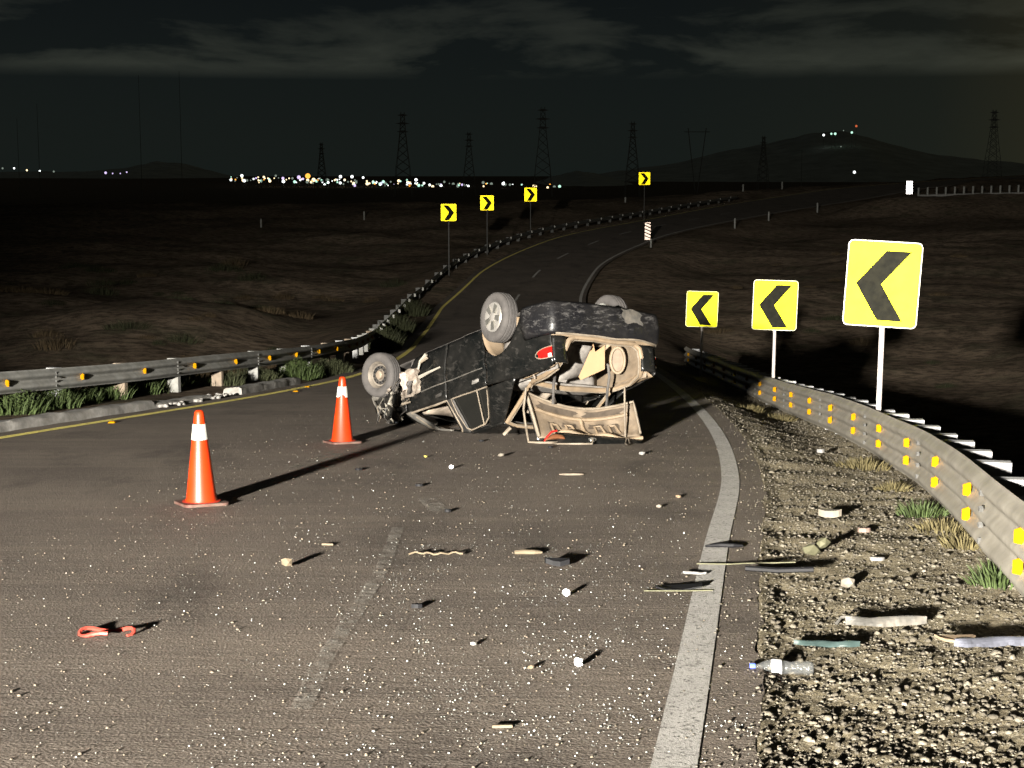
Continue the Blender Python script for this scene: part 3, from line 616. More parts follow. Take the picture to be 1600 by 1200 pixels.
# broken concrete kerb on the left
kerb = empty('kerb', (float(XL(18)) - .6, 18, float(G(18)))); tag(kerb, 'broken pale concrete kerb between the yellow line and the bushes', 'kerb'); off = kerb.location.copy()
y = 14.0; rnd = random.Random(3)
while y < 29.2:
    ln = rnd.uniform(1.2, 2.6); gap = 24.0 < y < 25.2
    if not gap:
        x0, x1 = float(XL(y)) - .66, float(XL(y + ln)) - .66; sh = .35 if 22.6 < y < 25.6 else 0; hh = .13 * (1 - sh); jj = [rnd.uniform(-.02, .02) for _ in range(40)]
        mb = MB()
        def fn(u, v):
            yy = y + ln * u; prof = [(.17, 0.), (.15, .75), (.11, 1), (-.10, .96), (-.15, .7), (-.17, 0)][int(round(v * 5))]
            w = mnoise.noise(Vector((yy * 2.2, v * 2, 1))) * .022 + mnoise.noise(Vector((yy * 9, v * 4, 5))) * .008
            return Vector((x0 + (x1 - x0) * u + prof[0] + w, yy, float(G(yy)) - .02 + prof[1] * (hh + w)))
        mb.grid(max(4, int(ln / .09)), 6, fn); k = len(mb.v); mb.f.append((5, 4, 3, 2, 1, 0)); mb.f.append(tuple(range(k - 6, k)))
        mb.build('kerb_block', 'concrete', kerb, True, off)
    y += ln - .002
if True:
    mb = MB()
    for i in range(60):
        y = rnd.uniform(22.6, 26); mb = MB().blob((0, 0, .02), rnd.uniform(.025, .07), i, .7, .5); o = mb.build('rubble', 'concrete', kerb, False); o.location = Vector((float(XL(y)) - .55 + rnd.uniform(-.3, .22), y, float(G(y)))) - off

# ------------------------------------------------------------------ the overturned sedan
# modelled upright (x forward, y left, z up), rolled onto its roof nose-down, then flattened where it meets the asphalt
CR = Matrix.Rotation(R(124.68), 3, 'Z') @ Matrix.Rotation(R(17.59), 3, 'Y') @ Matrix.Rotation(R(189.06), 3, 'X')
CT = Vector((-.136, 19.213, -.318))
car = empty('overturned_car', (-.1, 18.8, float(G(18.8)))); COFF = car.location.copy()
tag(car, 'dusty black sedan lying overturned on its roof with its boot lid hanging open', 'car')
def cw(p, clamp=.006):
    q = CR @ Vector(p) + CT; g = float(G(q.y)) + clamp
    if q.z < g: q.z = g + .25 * 0.0
    return q
def dent(p, amp):
    x, y, z = p; k = amp * 1.5 + (.035 * max(0, min(1, (x - .7) / .8)))
    n = lambda o, s: mnoise.noise(Vector((x * s + o, y * s, z * s)))
    return Vector((x + k * n(3, 3.1), y + k * (n(7, 2.7) + .5 * n(1, 7)), z + k * n(11, 3.3)))
def cpart(name, mb, mat, parent=None, smooth=True, amp=.008, solid=0.0, clamp=.006):
    mb.v = [tuple(cw(dent(p, amp) if amp else p, clamp)) for p in mb.v]
    o = mb.build(name, mat, parent or car, smooth, COFF)
    if solid: md = o.modifiers.new('thickness', 'SOLIDIFY'); md.thickness = solid; md.offset = 0
    return o
def Wd(x, z):
    a = .825 - .11 * ss(-x, 1.35, 2.15)**1.3 - .15 * ss(x, 1.4, 2.15)**1.2
    if z > .9: a -= (z - .9) * .56
    if z < .45: a -= (.45 - z) * .22
    a += .012 * math.exp(-((z - .62) / .05)**2)
    return float(a)
def zlo(x):
    z = .21
    for cx in (-1.2, 1.25):
        d = abs(x - cx)
        if d < .37: z = max(z, .25 + math.sqrt(.37**2 - d * d))
    return z
def zhi(x): return float(np.interp(x, [-2.16, -2.0, -1.5, -1.0, .95, 1.6, 2.15], [.90, .945, .955, .925, .91, .86, .70]))
for side in (-1, 1):
    def panel(name, x0, x1, lo=zlo, hi=zhi, mat='car_paint', amp=.008, parent=None, dx0=None):
        nx = max(6, int((x1 - x0) / .05))
        def fn(u, v):
            x = x0 + (x1 - x0) * u; a, b = lo(x), hi(x); z = a + (b - a) * v
            if dx0: x += dx0 * (1 - u) * max(0, (.7 - z))
            return (x, side * Wd(x, z), z)
        return cpart(name, MB().grid(nx, 12, fn), mat, parent, True, amp, .012)
    panel('quarter_panel', -2.13, -.92); rd = panel('rear_door', -.905, -.01); fd = panel('front_door', .005, .945); panel('front_fender', .96, 2.08, amp=.03)
    # sill and wheel-arch lips
    cpart('sill', MB().grid(20, 5, lambda u, v: (-.80 + 1.66 * u, side * (.765 - .10 * v), .215 - .06 * math.sin(v * 1.57))), 'underside', None)
    for cx, mt in ((-1.2, 'car_paint'), (1.25, 'underside')):
        cpart('wheel_arch', MB().grid(16, 5, lambda u, v: (cx + .37 * math.cos(math.pi * u), side * (.80 - .30 * v), .25 + (.37 + .02 * v) * math.sin(math.pi * u))), 'inner_beige' if cx < 0 else 'underside', None, solid=.006)
    # side windows: frames, glass, pillars
    def on(x, z, o=0.0): return (x, side * (Wd(x, z) + o), z)
    rw = [(-.90, .935), (-.10, .925), (-.08, 1.10), (-.12, 1.27), (-.20, 1.305), (-.52, 1.30), (-.64, 1.24), (-.80, 1.06)]
    fw = [(-.005, .925), (.86, .925), (.62, 1.13), (.40, 1.28), (.30, 1.305), (.02, 1.31), (-.02, 1.26)]
    def rounded(poly, k=3):
        out = []
        for i in range(len(poly)):
            a, b = Vector(poly[i]), Vector(poly[(i + 1) % len(poly)])
            out += [tuple(a.lerp(b, t / k)) for t in range(k)]
        return out
    f = cpart('window_frame', MB().tube([on(x, z, .008) for x, z in rounded(rw)], .009, 6, closed=True), 'rubber_seal' if side < 0 else 'dark_trim', rd)
    mb = MB(); pl = rounded(rw); mb.add([on(x, z, -.012) for x, z in pl] + [on(-.42, 1.1, -.012)], [(i, (i + 1) % len(pl), len(pl)) for i in range(len(pl))])
    if side < 0: cpart('window_glass', mb, 'dark_glass', rd, False, .002)
    cpart('window_divider', MB().tube([on(-.66, .935, .008), on(-.50, 1.30, .008)], .008, 6), 'rubber_seal', rd)
    f = cpart('window_frame', MB().tube([on(x, z, .008) for x, z in rounded(fw)], .014, 6, closed=True), 'rubber_seal', fd)
    cpart('door_pillar', MB().grid(5, 10, lambda u, v: on(-.13 + .17 * u - .02 * v, .915 + .42 * v, .0)), 'dark_trim', None, solid=.02)
    cpart('front_pillar', MB().grid(5, 10, lambda u, v: on(.86 + .15 * u - (.60 + .02 * u) * v, .905 + .42 * v, .0)), 'plastic_grey' if side < 0 else 'car_paint', None, solid=.03)
    cpart('rear_pillar', MB().grid(10, 10, lambda u, v: on((-1.48 + .60 * u) * (1 - v) + (-.86 + .30 * u) * v, .945 + .40 * v, -.004)), 'car_paint', None, solid=.02)
    cpart('roof_rail', MB().tube([on(x, 1.335) for x in np.linspace(-.84, .44, 12)], .022, 7), 'car_paint', None)
    for dr, x in ((rd, -.74), (fd, .12)):
        cpart('door_handle', MB().grid(8, 6, lambda u, v: (x - .02 + .17 * u, side * (Wd(x, .82) + .004 + .026 * math.sin(math.pi * u) * math.sin(math.pi * v)), .80 + .048 * v)), 'hubcap' if side < 0 and dr is rd else 'dark_trim', dr, amp=.002)
    # rear lamps
    def lens(u, v, o=.016):
        x = -2.135 + .28 * u; k = math.sqrt(max(0, 1 - max(0, (u - .25) / .75)**2.2)); z = .765 - .06 * k + .12 * k * v
        return (x, side * (Wd(x, z) + o * math.sin(math.pi * min(1, .15 + u * .85)) + .004), z)
    lp = cpart('tail_lamp', MB().grid(14, 8, lens), 'lamp_red', None, amp=.0); cpart('reversing_lens', MB().grid(5, 4, lambda u, v: lens(.02 + .16 * u, .66 + .32 * v, .03)), 'lamp_clear', lp, amp=0)
    cpart('lamp_bezel', MB().tube([lens(u, 0, .01) for u in np.linspace(0, 1, 10)] + [lens(u, 1, .01) for u in np.linspace(.97, 0, 10)], .008, 5), 'rubber_seal', lp, amp=0)
    # rear corner beside the boot opening
    cpart('rear_corner_panel', MB().grid(6, 8, lambda u, v: (-2.13 - .02 * math.sin(math.pi * u) , side * (.52 + (Wd(-2.13, .8) - .52) * u), .58 + .31 * v)), 'car_paint', None, solid=.01)
    # gutter of the boot and the rain channel that runs to the rear window
    cpart('boot_gutter', MB().grid(10, 5, lambda u, v: (-2.1 + .62 * u, side * (.60 + .10 * v), .93 - .05 * math.cos(v * 1.57) + .02 * u)), 'inner_beige', None, solid=.006)
    # mirror stub and chrome waist strip
    cpart('waist_strip', MB().tube([on(x, .70, .012) for x in np.linspace(-.85, .6, 12)], .007, 5), 'plastic_grey', None)
# boot: seal rim, floor, walls, back wall
rim = [(-2.12, -.44, .585), (-2.135, -.50, .63), (-2.12, -.535, .72), (-2.09, -.56, .82), (-2.0, -.585, .905), (-1.8, -.60, .955), (-1.55, -.60, .975), (-1.47, -.55, .98)]
ring = [(-2.125, y, .575) for y in np.linspace(.42, -.42, 7)] + rim + [(-1.46, y, .985 + .015 * (1 - (y / .5)**2)) for y in np.linspace(-.45, .45, 9)] + [(x, -y, z) for x, y, z in rim[::-1]]
cpart('boot_rim', MB().tube(ring, .030, 8, closed=True), 'inner_beige', amp=.010); cpart('boot_seal', MB().tube([(x + .02 if x < -2 else x, y * .955, z + .025) for x, y, z in ring], .012, 6, closed=True), 'rubber_seal', amp=.012)
cpart('rear_valance', MB().grid(14, 5, lambda u, v: (-2.125 - .02 * math.sin(math.pi * u), -.72 + 1.44 * u, .44 + .14 * v)), 'inner_beige', solid=.01)
cpart('boot_floor', MB().grid(12, 10, lambda u, v: (-2.1 + 1.1 * u, -.6 + 1.2 * v, .36 + .02 * math.sin(u * 9))), 'carpet_grey', solid=.01)
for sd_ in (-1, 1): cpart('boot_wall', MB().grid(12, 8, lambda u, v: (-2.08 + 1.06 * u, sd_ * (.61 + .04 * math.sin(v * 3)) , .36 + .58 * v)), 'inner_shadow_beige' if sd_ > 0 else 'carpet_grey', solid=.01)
cpart('seat_back', MB().grid(12, 8, lambda u, v: (-1.10 - .05 * math.sin(u * 12.5)**2, -.62 + 1.24 * u, .34 + .60 * v)), 'carpet_grey', solid=.03)
cpart('parcel_shelf', MB().grid(10, 8, lambda u, v: (-1.47 + .48 * u, -.60 + 1.2 * v, .955)), 'carpet_grey', solid=.02)
cpart('jack_cover', MB().lathe([(.12, 0), (.13, .02), (.10, .03), (.095, .012), (.0, .012)], 20, Matrix.Rotation(R(100), 3, 'Y'), (-1.20, .33, .60)), 'inner_beige', amp=.004)
for sgn in (-1, 1):   # gooseneck hinges of the boot lid
    y = sgn * .38
    cpart('lid_hinge', MB().tube([(-1.30, y, .80), (-1.40, y, .70), (-1.56, y, .66), (-1.68, y, .74), (-1.69, y, .88), (-1.64, y, 1.02), (-1.62, y * .99, 1.16), (-1.60, y * .98, 1.24)], .017, 7), 'underside', amp=.004)
# bumpers
def bump_path(u):
    a = (u - .5) * 2; s_ = 1 if a > 0 else -1; a = abs(a)
    if a < .72: t = a / .72; return Vector((-2.235 + .07 * t**3, s_ * .74 * t, 0)), Vector((-1, s_ * .25 * t**2, 0))
    t = (a - .72) / .28; return Vector((-2.165 + .40 * t + .03 * (1 - math.cos(t)), s_ * (.74 + .095 * math.sin(t * 1.57)), 0)), Vector((-1 + t, s_ * (.25 + t), 0))
def rear_bumper(u, v):
    p, n = bump_path(u); n.normalize(); z = .20 + .375 * v; o = .055 * math.sin(math.pi * min(1, max(0, v)))**.6 + .015 * (1 if .55 < v < .62 else 0)
    sag = .03 * mnoise.noise(Vector((u * 5, v, 2)))
    return (p.x + n.x * o + sag, p.y + n.y * o, z)
rb = cpart('rear_bumper', MB().grid(48, 12, rear_bumper), 'car_bumper', amp=.012, solid=.012)
cpart('bumper_strip', MB().tube([rear_bumper(u, .98) for u in np.linspace(.16, .96, 22)], .013, 6), 'rubber_seal', rb, amp=.008)
cpart('bumper_cap', MB().grid(5, 5, lambda u, v: tuple(Vector(rear_bumper(.93 + .035 * u, .35 + .35 * v)) + Vector((-.008, .012, 0)))), 'lamp_amber', rb, amp=.004)
cpart('bumper_patch', MB().grid(7, 6, lambda u, v: tuple(Vector(rear_bumper(.585 + .13 * u + .012 * math.sin(v * 9), .02 + .44 * v + .04 * math.sin(u * 8))) + Vector((-.012, 0, 0)))), 'plastic_grey', rb, amp=.01)
# underside
cpart('floor_pan', MB().grid(34, 14, lambda u, v: (-2.1 + 4.1 * u, -.76 + 1.52 * v, .20 + .05 * math.exp(-((v - .5) / .1)**2) + .012 * math.sin(v * 40))), 'underside', amp=.015, solid=.01)
cpart('muffler', MB().tube([(-2.05, .12, .19), (-2.0, .12, .19), (-1.6, .14, .18), (-1.55, .14, .18)], [.05, .10, .10, .05], 10), 'galvanized_dull', amp=.004)
cpart('exhaust_pipe', MB().tube([(-1.55, .14, .18), (-1.1, .05, .14), (0, .05, .13), (1.2, .1, .15)], .03, 7), 'underside'); cpart('rear_axle', MB().tube([(-1.2, -.7, .17), (-1.2, .7, .17)], .04, 8), 'underside')
cpart('fuel_tank', MB().grid(8, 8, lambda u, v: (-1.05 + .5 * u, -.5 + .9 * v, .17 - .05 * math.sin(math.pi * u)**.5 * math.sin(math.pi * v)**.5)), 'underside')
# roof, lining, bonnet, windows fore and aft
cpart('roof', MB().grid(22, 16, lambda u, v: (-.84 + 1.28 * u, -.575 + 1.15 * v, 1.335 + .045 * math.sin(math.pi * v)**.7 * (.6 + .4 * math.sin(math.pi * u)))), 'car_paint', amp=.012, solid=.01)
cpart('roof_lining', MB().grid(16, 12, lambda u, v: (-.80 + 1.2 * u, -.54 + 1.08 * v, 1.29)), 'carpet_grey', amp=.02, clamp=.03)
cpart('bonnet', MB().grid(20, 16, lambda u, v: (.97 + 1.1 * u, -.66 + 1.32 * v, .915 - .15 * u**2 + .03 * math.sin(math.pi * v) - .10 * math.sin(u * 9) * .4)), 'car_paint', amp=.03, solid=.01)
rwf = [(-1.46, -.57, .985), (-1.15, -.555, 1.165), (-.86, -.53, 1.325)]
rwl = rwf + [(-.84, y, 1.35) for y in np.linspace(-.4, .4, 5)] + [(x, -y, z) for x, y, z in rwf[::-1]]
cpart('rear_window_frame', MB().tube(rwl, .024, 8), 'inner_beige', amp=.012); cpart('window_seal', MB().tube([(x - .02, y * .95, z) for x, y, z in rwl], .010, 5), 'rubber_seal', amp=.012)
cpart('windscreen_frame', MB().tube([(.98, -.68, .93), (.72, -.64, 1.12), (.46, -.55, 1.33), (.46, 0, 1.36), (.46, .55, 1.33), (.72, .64, 1.12), (.98, .68, .93)], .03, 7), 'torn_metal', amp=.03)
cpart('dashboard', MB().grid(8, 12, lambda u, v: (.62 + .40 * u, -.62 + 1.24 * v, .70 + .20 * math.sin(u * 2.4))), 'seat_cloth', solid=.03)
for y in (-.36, .36):
    st = cpart('seat', MB().grid(10, 8, lambda u, v: (-.38 + .10 * math.sin(u * 3) + .18 * (1 - u) + .05 * math.sin(v * 3.1), y - .23 + .46 * v, .42 + .62 * u)), 'seat_cloth', solid=.10)
    cpart('headrest', MB().lathe([(.0, -.07), (.09, -.07), (.12, 0), (.09, .07), (0, .07)], 12, Matrix.Rotation(R(90), 3, 'Y'), (-.27, y, 1.14)), 'seat_cloth', st)
    cpart('seat_base', MB().box((-.02, y, .38), (.48, .46, .14)), 'seat_cloth', st)
cpart('steering_wheel', MB().tube([(.42 + .07 * math.sin(t), .36 + .18 * math.cos(t), .82 + .17 * math.sin(t)) for t in np.linspace(0, 6.28, 20)[:-1]], .014, 6, closed=True), 'dark_trim')
# cargo still in the boot
# torn wing: bare metal crumple, bent struts and the crushed nose
rnd = random.Random(5)
def tear(name, x0, x1, z0, z1, o, amp, mat, n=7):
    return cpart(name, MB().grid(n, n, lambda u, v: (x0 + (x1 - x0) * u, -(Wd(x0, .6) + o + .07 * mnoise.noise(Vector((u * 4, v * 4, x0 * 9)))), z0 + (z1 - z0) * v)), mat, None, False, amp, .01)
tear('torn_metal', .62, .96, .40, .72, .030, .03, 'torn_metal', 9); tear('torn_metal', .82, .93, .46, .63, .085, .04, 'pale_cloth', 5); tear('torn_metal', .72, .82, .55, .70, .070, .03, 'dark_trim', 5)
for P_ in ([(.42, -.86, .26), (.52, -.90, .33), (.60, -.88, .42)], [(.40, -.86, .30), (.48, -.92, .36)], [(.58, -.87, .52), (.35, -.86, .50), (.1, -.85, .48)], [(1.0, -.87, .78), (.80, -.88, .80)], [(1.32, -.84, .62), (1.30, -.9, .75), (1.18, -.86, .80)], [(1.45, -.80, .55), (1.30, -.86, .75), (1.10, -.84, .97)], [(1.70, -.78, .5), (1.55, -.82, .72), (1.25, -.8, .95)], [(1.95, -.7, .55), (1.75, -.76, .75), (1.42, -.75, .93)]):
    cpart('bent_strip', MB().tube(P_, [.024] + [.018] * (len(P_) - 2) + [.012], 6), rnd.choice(['torn_metal', 'rubber_seal', 'galvanized']), amp=.015)
fb = cpart('front_bumper', MB().grid(22, 6, lambda u, v: (1.95 + .20 * math.sin(math.pi * u)**.4 - .12 * v, -.80 + 1.5 * u, .48 + .38 * v)), 'plastic_grey', amp=.06, solid=.012)
cpart('radiator_panel', MB().grid(12, 6, lambda u, v: (1.88, -.6 + 1.2 * u, .40 + .34 * v)), 'torn_metal', amp=.05, solid=.01)
cpart('wheel_liner', MB().grid(10, 8, lambda u, v: (1.62 + .34 * u, -.84 + .12 * v + .05 * math.sin(u * 5), .30 + .30 * v)), 'plastic_grey', amp=.04, solid=.008)
cpart('engine_block', MB().grid(12, 10, lambda u, v: (1.1 + .8 * u, -.5 + 1.0 * v, .30 - .06 * math.sin(u * 11) * math.sin(v * 9))), 'underside', amp=.03, solid=.05)
for i in range(16):
    x = rnd.uniform(.95, 2.0); z = rnd.uniform(.45, .92); y = -(Wd(x, .7) + rnd.uniform(-.10, .06)); wd_ = rnd.uniform(.05, .16); a_ = rnd.uniform(-.6, .6)
    cpart('crumpled_metal', MB().grid(5, 4, lambda u, v: (x + wd_ * (u - .5) * math.cos(a_) , y + .05 * mnoise.noise(Vector((u * 3, v * 3, i * 2.3))), z + wd_ * (u - .5) * math.sin(a_) + .07 * (v - .5))), rnd.choice(['torn_metal', 'dark_trim', 'plastic_grey', 'car_paint', 'underside']), None, False, .02, .006)
for i in range(9):
    x = rnd.uniform(.9, 1.9); z = rnd.uniform(.4, .8); y = -Wd(x, z) - .02
    cpart('loose_wire', MB().tube([(x, y, z), (x + rnd.uniform(-.1, .1), y - .05, z + .06), (x + rnd.uniform(-.2, .2), y - .04, z + .16), (x + rnd.uniform(-.2, .25), y - .02, z + .22)], .006, 5), rnd.choice(['rubber_seal', 'dark_trim', 'galvanized']), amp=.02)
# wheels
tp = [(.175, -.075), (.20, -.092), (.245, -.098), (.272, -.090), (.288, -.074), (.292, -.05), (.287, -.046), (.287, -.036), (.293, -.032), (.294, -.006), (.289, -.004), (.289, .004), (.294, .006), (.293, .032), (.287, .036), (.287, .046), (.292, .05), (.288, .074), (.272, .090), (.245, .098), (.20, .092), (.175, .075)]
def wheel(c, side, steer=0, camber=0, cap=True):
    A = Matrix.Rotation(steer, 3, 'Z') @ Matrix.Rotation(camber, 3, 'X') @ Matrix.Rotation(R(90) * (1 if side < 0 else -1), 3, 'X')   # local +z -> outward
    wv = cpart('wheel', MB().lathe([(.178, -.07), (.172, -.06), (.165, 0), (.172, .06), (.182, .078), (.178, .07), (.16, .058), (.145, .02), (.12, .012), (.0, .012)], 28, A, c), 'steel_rim', None, True, 0)
    cpart('tyre', MB().lathe(tp, 36, A, c), 'tyre', wv, True, 0)
    if cap:
        cpart('hubcap', MB().lathe([(.178, .080), (.17, .092), (.150, .096), (.06, .070), (.055, .10), (.035, .106), (0, .108)], 30, A, c), 'hubcap', wv, True, 0)
        for i in range(5):
            t = 2 * math.pi * i / 5 + .3; d = Vector((math.cos(t), math.sin(t), 0)); e = Vector((-d.y, d.x, 0))
            mb = MB(); q = [d * .045 + e * .022, d * .155 + e * .040, d * .155 - e * .040, d * .045 - e * .022]
            mb.add([A @ (v + Vector((0, 0, .099 if v.length < .1 else .0985))) + Vector(c) for v in q] + [A @ (v + Vector((0, 0, .07))) + Vector(c) for v in q], [(0, 1, 2, 3), (0, 4, 5, 1), (2, 6, 7, 3), (1, 5, 6, 2)]); cpart('spoke', mb, 'chrome', wv, False, 0)
    else:
        cpart('hub', MB().lathe([(.06, .01), (.055, .05), (.04, .06), (0, .06)], 14, A, c), 'hub_metal', wv, True, 0); cpart('rim_ring', MB().lathe([(.125, .012), (.12, .03), (.085, .03), (.08, .014)], 24, A, c), 'dark_trim', wv, True, 0)
        for i in range(12):
            t = 2 * math.pi * i / 12; p = Vector((math.cos(t) * .103, math.sin(t) * .103, .034)); cpart('rim_slot', MB().box(Vector(c) + A @ p, (.018, .018, .012), A @ Matrix.Rotation(t, 3, 'Z')), 'plastic_black', wv, False, 0)
wheel((-1.2, -.80, .17), -1, cap=True); wheel((-1.15, .84, .0), 1); wheel((1.57, -.87, .29), -1, steer=R(-17), camber=R(-6), cap=False); wheel((1.28, .80, .30), 1, cap=False)
def cwb(p): return Vector(p) - COFF
# cardboard and boot lid, placed in the world and parented to the car
def wpart(name, mb, mat, parent=None, smooth=True, solid=0):
    o = mb.build(name, mat, parent or car, smooth, COFF)
    if solid: md = o.modifiers.new('thickness', 'SOLIDIFY'); md.thickness = solid; md.offset = 0
    return o
hr, hl = cw((-1.52, -.50, .99)), cw((-1.52, .50, .99))
def gnd(p, o=.006): return Vector((p.x, p.y, float(G(p.y)) + o))
tl, tr_ = at(821, 613, 17.42), at(988, 628, 17.72); bl, br = gnd(at(842, 690, 17.15), .05), gnd(at(1000, 686, 17.42), .05)
nrm = (tr_ - tl).cross(bl - tl).normalized(); nrm = nrm if nrm.y < 0 else -nrm
def lid(u, v, o=0.0):
    a = tl.lerp(tr_, u); b = bl.lerp(br, u); p = a.lerp(b, v)
    bow = -.13 * math.sin(math.pi * u) * (1 - v)      # top edge sags in the middle
    dish = -.11 * math.sin(math.pi * u)**.5 * math.sin(math.pi * min(1, v * 1.05))**.6
    rib = .016 * math.sin(u * 22) * (1 if .45 < v < .85 and .15 < u < .85 else 0)
    return p + Vector((0, 0, bow)) + nrm * (dish + rib + o)
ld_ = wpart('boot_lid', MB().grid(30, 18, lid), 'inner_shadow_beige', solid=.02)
outer = wpart('lid_skin', MB().grid(20, 12, lambda u, v: lid(u, v) + nrm * (-.06 - .03 * math.sin(math.pi * u))), 'car_paint', ld_, solid=.01)
wpart('lid_seal', MB().tube([lid(u, .02, .03) for u in np.linspace(0, 1, 14)] + [lid(1, v, .03) for v in np.linspace(.1, .95, 7)], .014, 6), 'rubber_seal', ld_)
wpart('lid_seal', MB().tube([lid(.0, v, .02) for v in np.linspace(0, .98, 9)], .020, 6), 'rubber_seal', ld_)
wpart('lid_rib', MB().tube([lid(u, .30, .02) for u in np.linspace(.06, .94, 14)], .024, 6), 'inner_beige', ld_)
wpart('lid_rib', MB().tube([lid(.5, v, .02) for v in np.linspace(.32, .92, 6)], .026, 6), 'inner_beige', ld_)
for u in (.22, .36, .64, .78): wpart('lid_rib', MB().tube([lid(u - .04, .88, .012), lid(u - .03, .56, .012), lid(u + .03, .56, .012), lid(u + .04, .88, .012)], .017, 6), 'inner_beige', ld_)
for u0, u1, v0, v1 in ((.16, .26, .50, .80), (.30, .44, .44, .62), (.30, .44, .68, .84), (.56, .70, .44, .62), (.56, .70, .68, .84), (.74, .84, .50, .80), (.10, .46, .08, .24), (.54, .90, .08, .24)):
    wpart('lid_shade_patch', MB().grid(7, 5, lambda u, v: lid(u0 + (u1 - u0) * (u + .08 * math.sin(v * 6)), v0 + (v1 - v0) * (v + .06 * math.sin(u * 7)), .0125)), 'lid_shade', ld_)  # dark patches on the panel: shade of stamped openings put in as colour
e0, e1 = gnd(at(872, 672, 17.1), .13), gnd(at(1004, 686, 17.2), .035)
wpart('lid_edge', MB().tube([e0.lerp(e1, t) + Vector((0, -.02, .02 * math.sin(t * 14))) for t in np.linspace(0, 1, 14)], .022, 6), 'inner_beige', ld_)
wpart('number_plate_panel', MB().grid(14, 6, lambda u, v: e0.lerp(e1, u) + Vector((-.02 * v, -.06 - .16 * v, -(.12 + .04 * math.sin(u * 3)) * v * (1 - .55 * u)))), 'car_paint', ld_, solid=.012)
q0 = gnd(at(852, 688, 16.95), .03)
rl = wpart('lid_lamp', MB().grid(10, 6, lambda u, v: q0 + Vector((.22 * u, .05 * u - .04 * math.sin(math.pi * v), .02 + .065 * v * math.sin(math.pi * (.15 + .8 * (1 - u)))))), 'lamp_amber', ld_, solid=.01)
wpart('lamp_bezel', MB().tube([q0 + Vector((-.01, -.01, .01)), q0 + Vector((.02, -.02, .06)), q0 + Vector((.07, -.02, .115)), q0 + Vector((.13, 0, .125))], .011, 5), 'lamp_red', rl)
wpart('plate_lamp', MB().blob(gnd(at(925, 691, 17.0), .05), (.06, .03, .03), 3), 'chrome', ld_)
wpart('loose_seal', MB().tube([at(822, 606, 17.3), at(818, 640, 17.25), at(822, 668, 17.2), gnd(at(826, 692, 17.0), .02), gnd(at(842, 697, 17.0), .015), gnd(at(872, 696, 17.0), .015)], .013, 6), 'rubber_seal')
wpart('loose_seal', MB().tube([gnd(at(864, 698, 16.9), .02)] + [gnd(at(870 + 55 * t, 701 + 6 * math.sin(math.pi * t), 16.8), .02) for t in np.linspace(0, 1, 8)] + [gnd(at(926, 695, 16.9), .06)], .010, 6), 'rubber_seal')
wpart('loose_cable', MB().tube([gnd(at(979, 692, 17.1), .05), gnd(at(977, 702, 16.9), .012), gnd(at(980, 709, 16.75), .012), gnd(at(984, 704, 16.85), .012), gnd(at(982, 692, 17.1), .05)], .008, 5), 'rubber_seal')
wpart('loose_cable', MB().tube([at(976, 604, 17.5), at(976, 640, 17.45), at(977, 668, 17.4), gnd(at(977, 686, 17.3), .03)], .012, 5), 'rubber_seal'); wpart('loose_cable', MB().tube([at(833, 582, 17.2), at(836, 592, 17.2)], .012, 5), 'torn_metal')
wpart('window_corner', MB().tube([at(798, 668, 17.6), gnd(at(787, 676, 17.6), .05)], .022, 6), 'rubber_seal')
cpoly = [(904, 589), (927, 537), (930, 550), (945, 539), (945, 577), (907, 594)]
crd = MB().prism(cpoly, lambda u, v: at(u, v, 17.70 + (u - 925) * .004 - (v - 560) * .002), lambda u, v: at(u, v, 17.70 + (u - 925) * .004 - (v - 560) * .002) + Vector((.004, .012, 0)))
cc = at(925, 592, 17.7); crd = crd.build('cardboard_sheet', 'cardboard', None, False, cc); crd.location = cc
wpart('boot_liner', MB().grid(9, 9, lambda u, v: at(884 + 38 * u + (1 - v) * 4 - 16 * v * (1 - .3 * u), 537 + 4 * u + v * (60 - 14 * u), 17.52 + .25 * u + .05 * math.sin(u * 5 + v * 3))), 'carpet_grey', None, True, .012)
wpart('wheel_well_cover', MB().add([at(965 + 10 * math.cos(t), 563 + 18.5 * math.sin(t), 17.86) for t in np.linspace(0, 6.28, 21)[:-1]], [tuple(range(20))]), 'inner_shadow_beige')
wpart('spare_wheel_well', MB().tube([at(965 + 11 * math.cos(t), 563 + 20 * math.sin(t), 17.85) for t in np.linspace(0, 6.28, 21)[:-1]], .018, 6, closed=True), 'inner_beige')
tag(crd, 'torn tan cardboard sheet inside the open boot of the overturned car', 'cardboard')

# ------------------------------------------------------------------ bushes and tufts
def blades(n, rad, h, seed, spread=.6, wd=.012, lean=.5):
    r = random.Random(seed); mb = MB()
    for i in range(n):
        a = r.uniform(0, 6.28); d = rad * r.random()**.7; b = Vector((d * math.cos(a), d * math.sin(a), -.02)); hh = h * r.uniform(.45, 1) * (1 - .45 * (d / rad)**2)
        o = Vector((math.cos(a), math.sin(a), 0)) * lean * hh * (d / rad * .9 + r.uniform(-.3, .5)) + Vector((r.uniform(-.2, .2), r.uniform(-.2, .2), 0)) * hh * spread
        t = r.uniform(0, 3.14); s = Vector((math.cos(t), math.sin(t), 0)) * wd * r.uniform(.6, 1.3); m_ = b + o * .45 + Vector((0, 0, hh * .6)); e = b + o + Vector((0, 0, hh))
        mb.add([b - s, b + s, m_ + s * .8, m_ - s * .8, e], [(0, 1, 2, 3), (3, 2, 4)])
    return mb
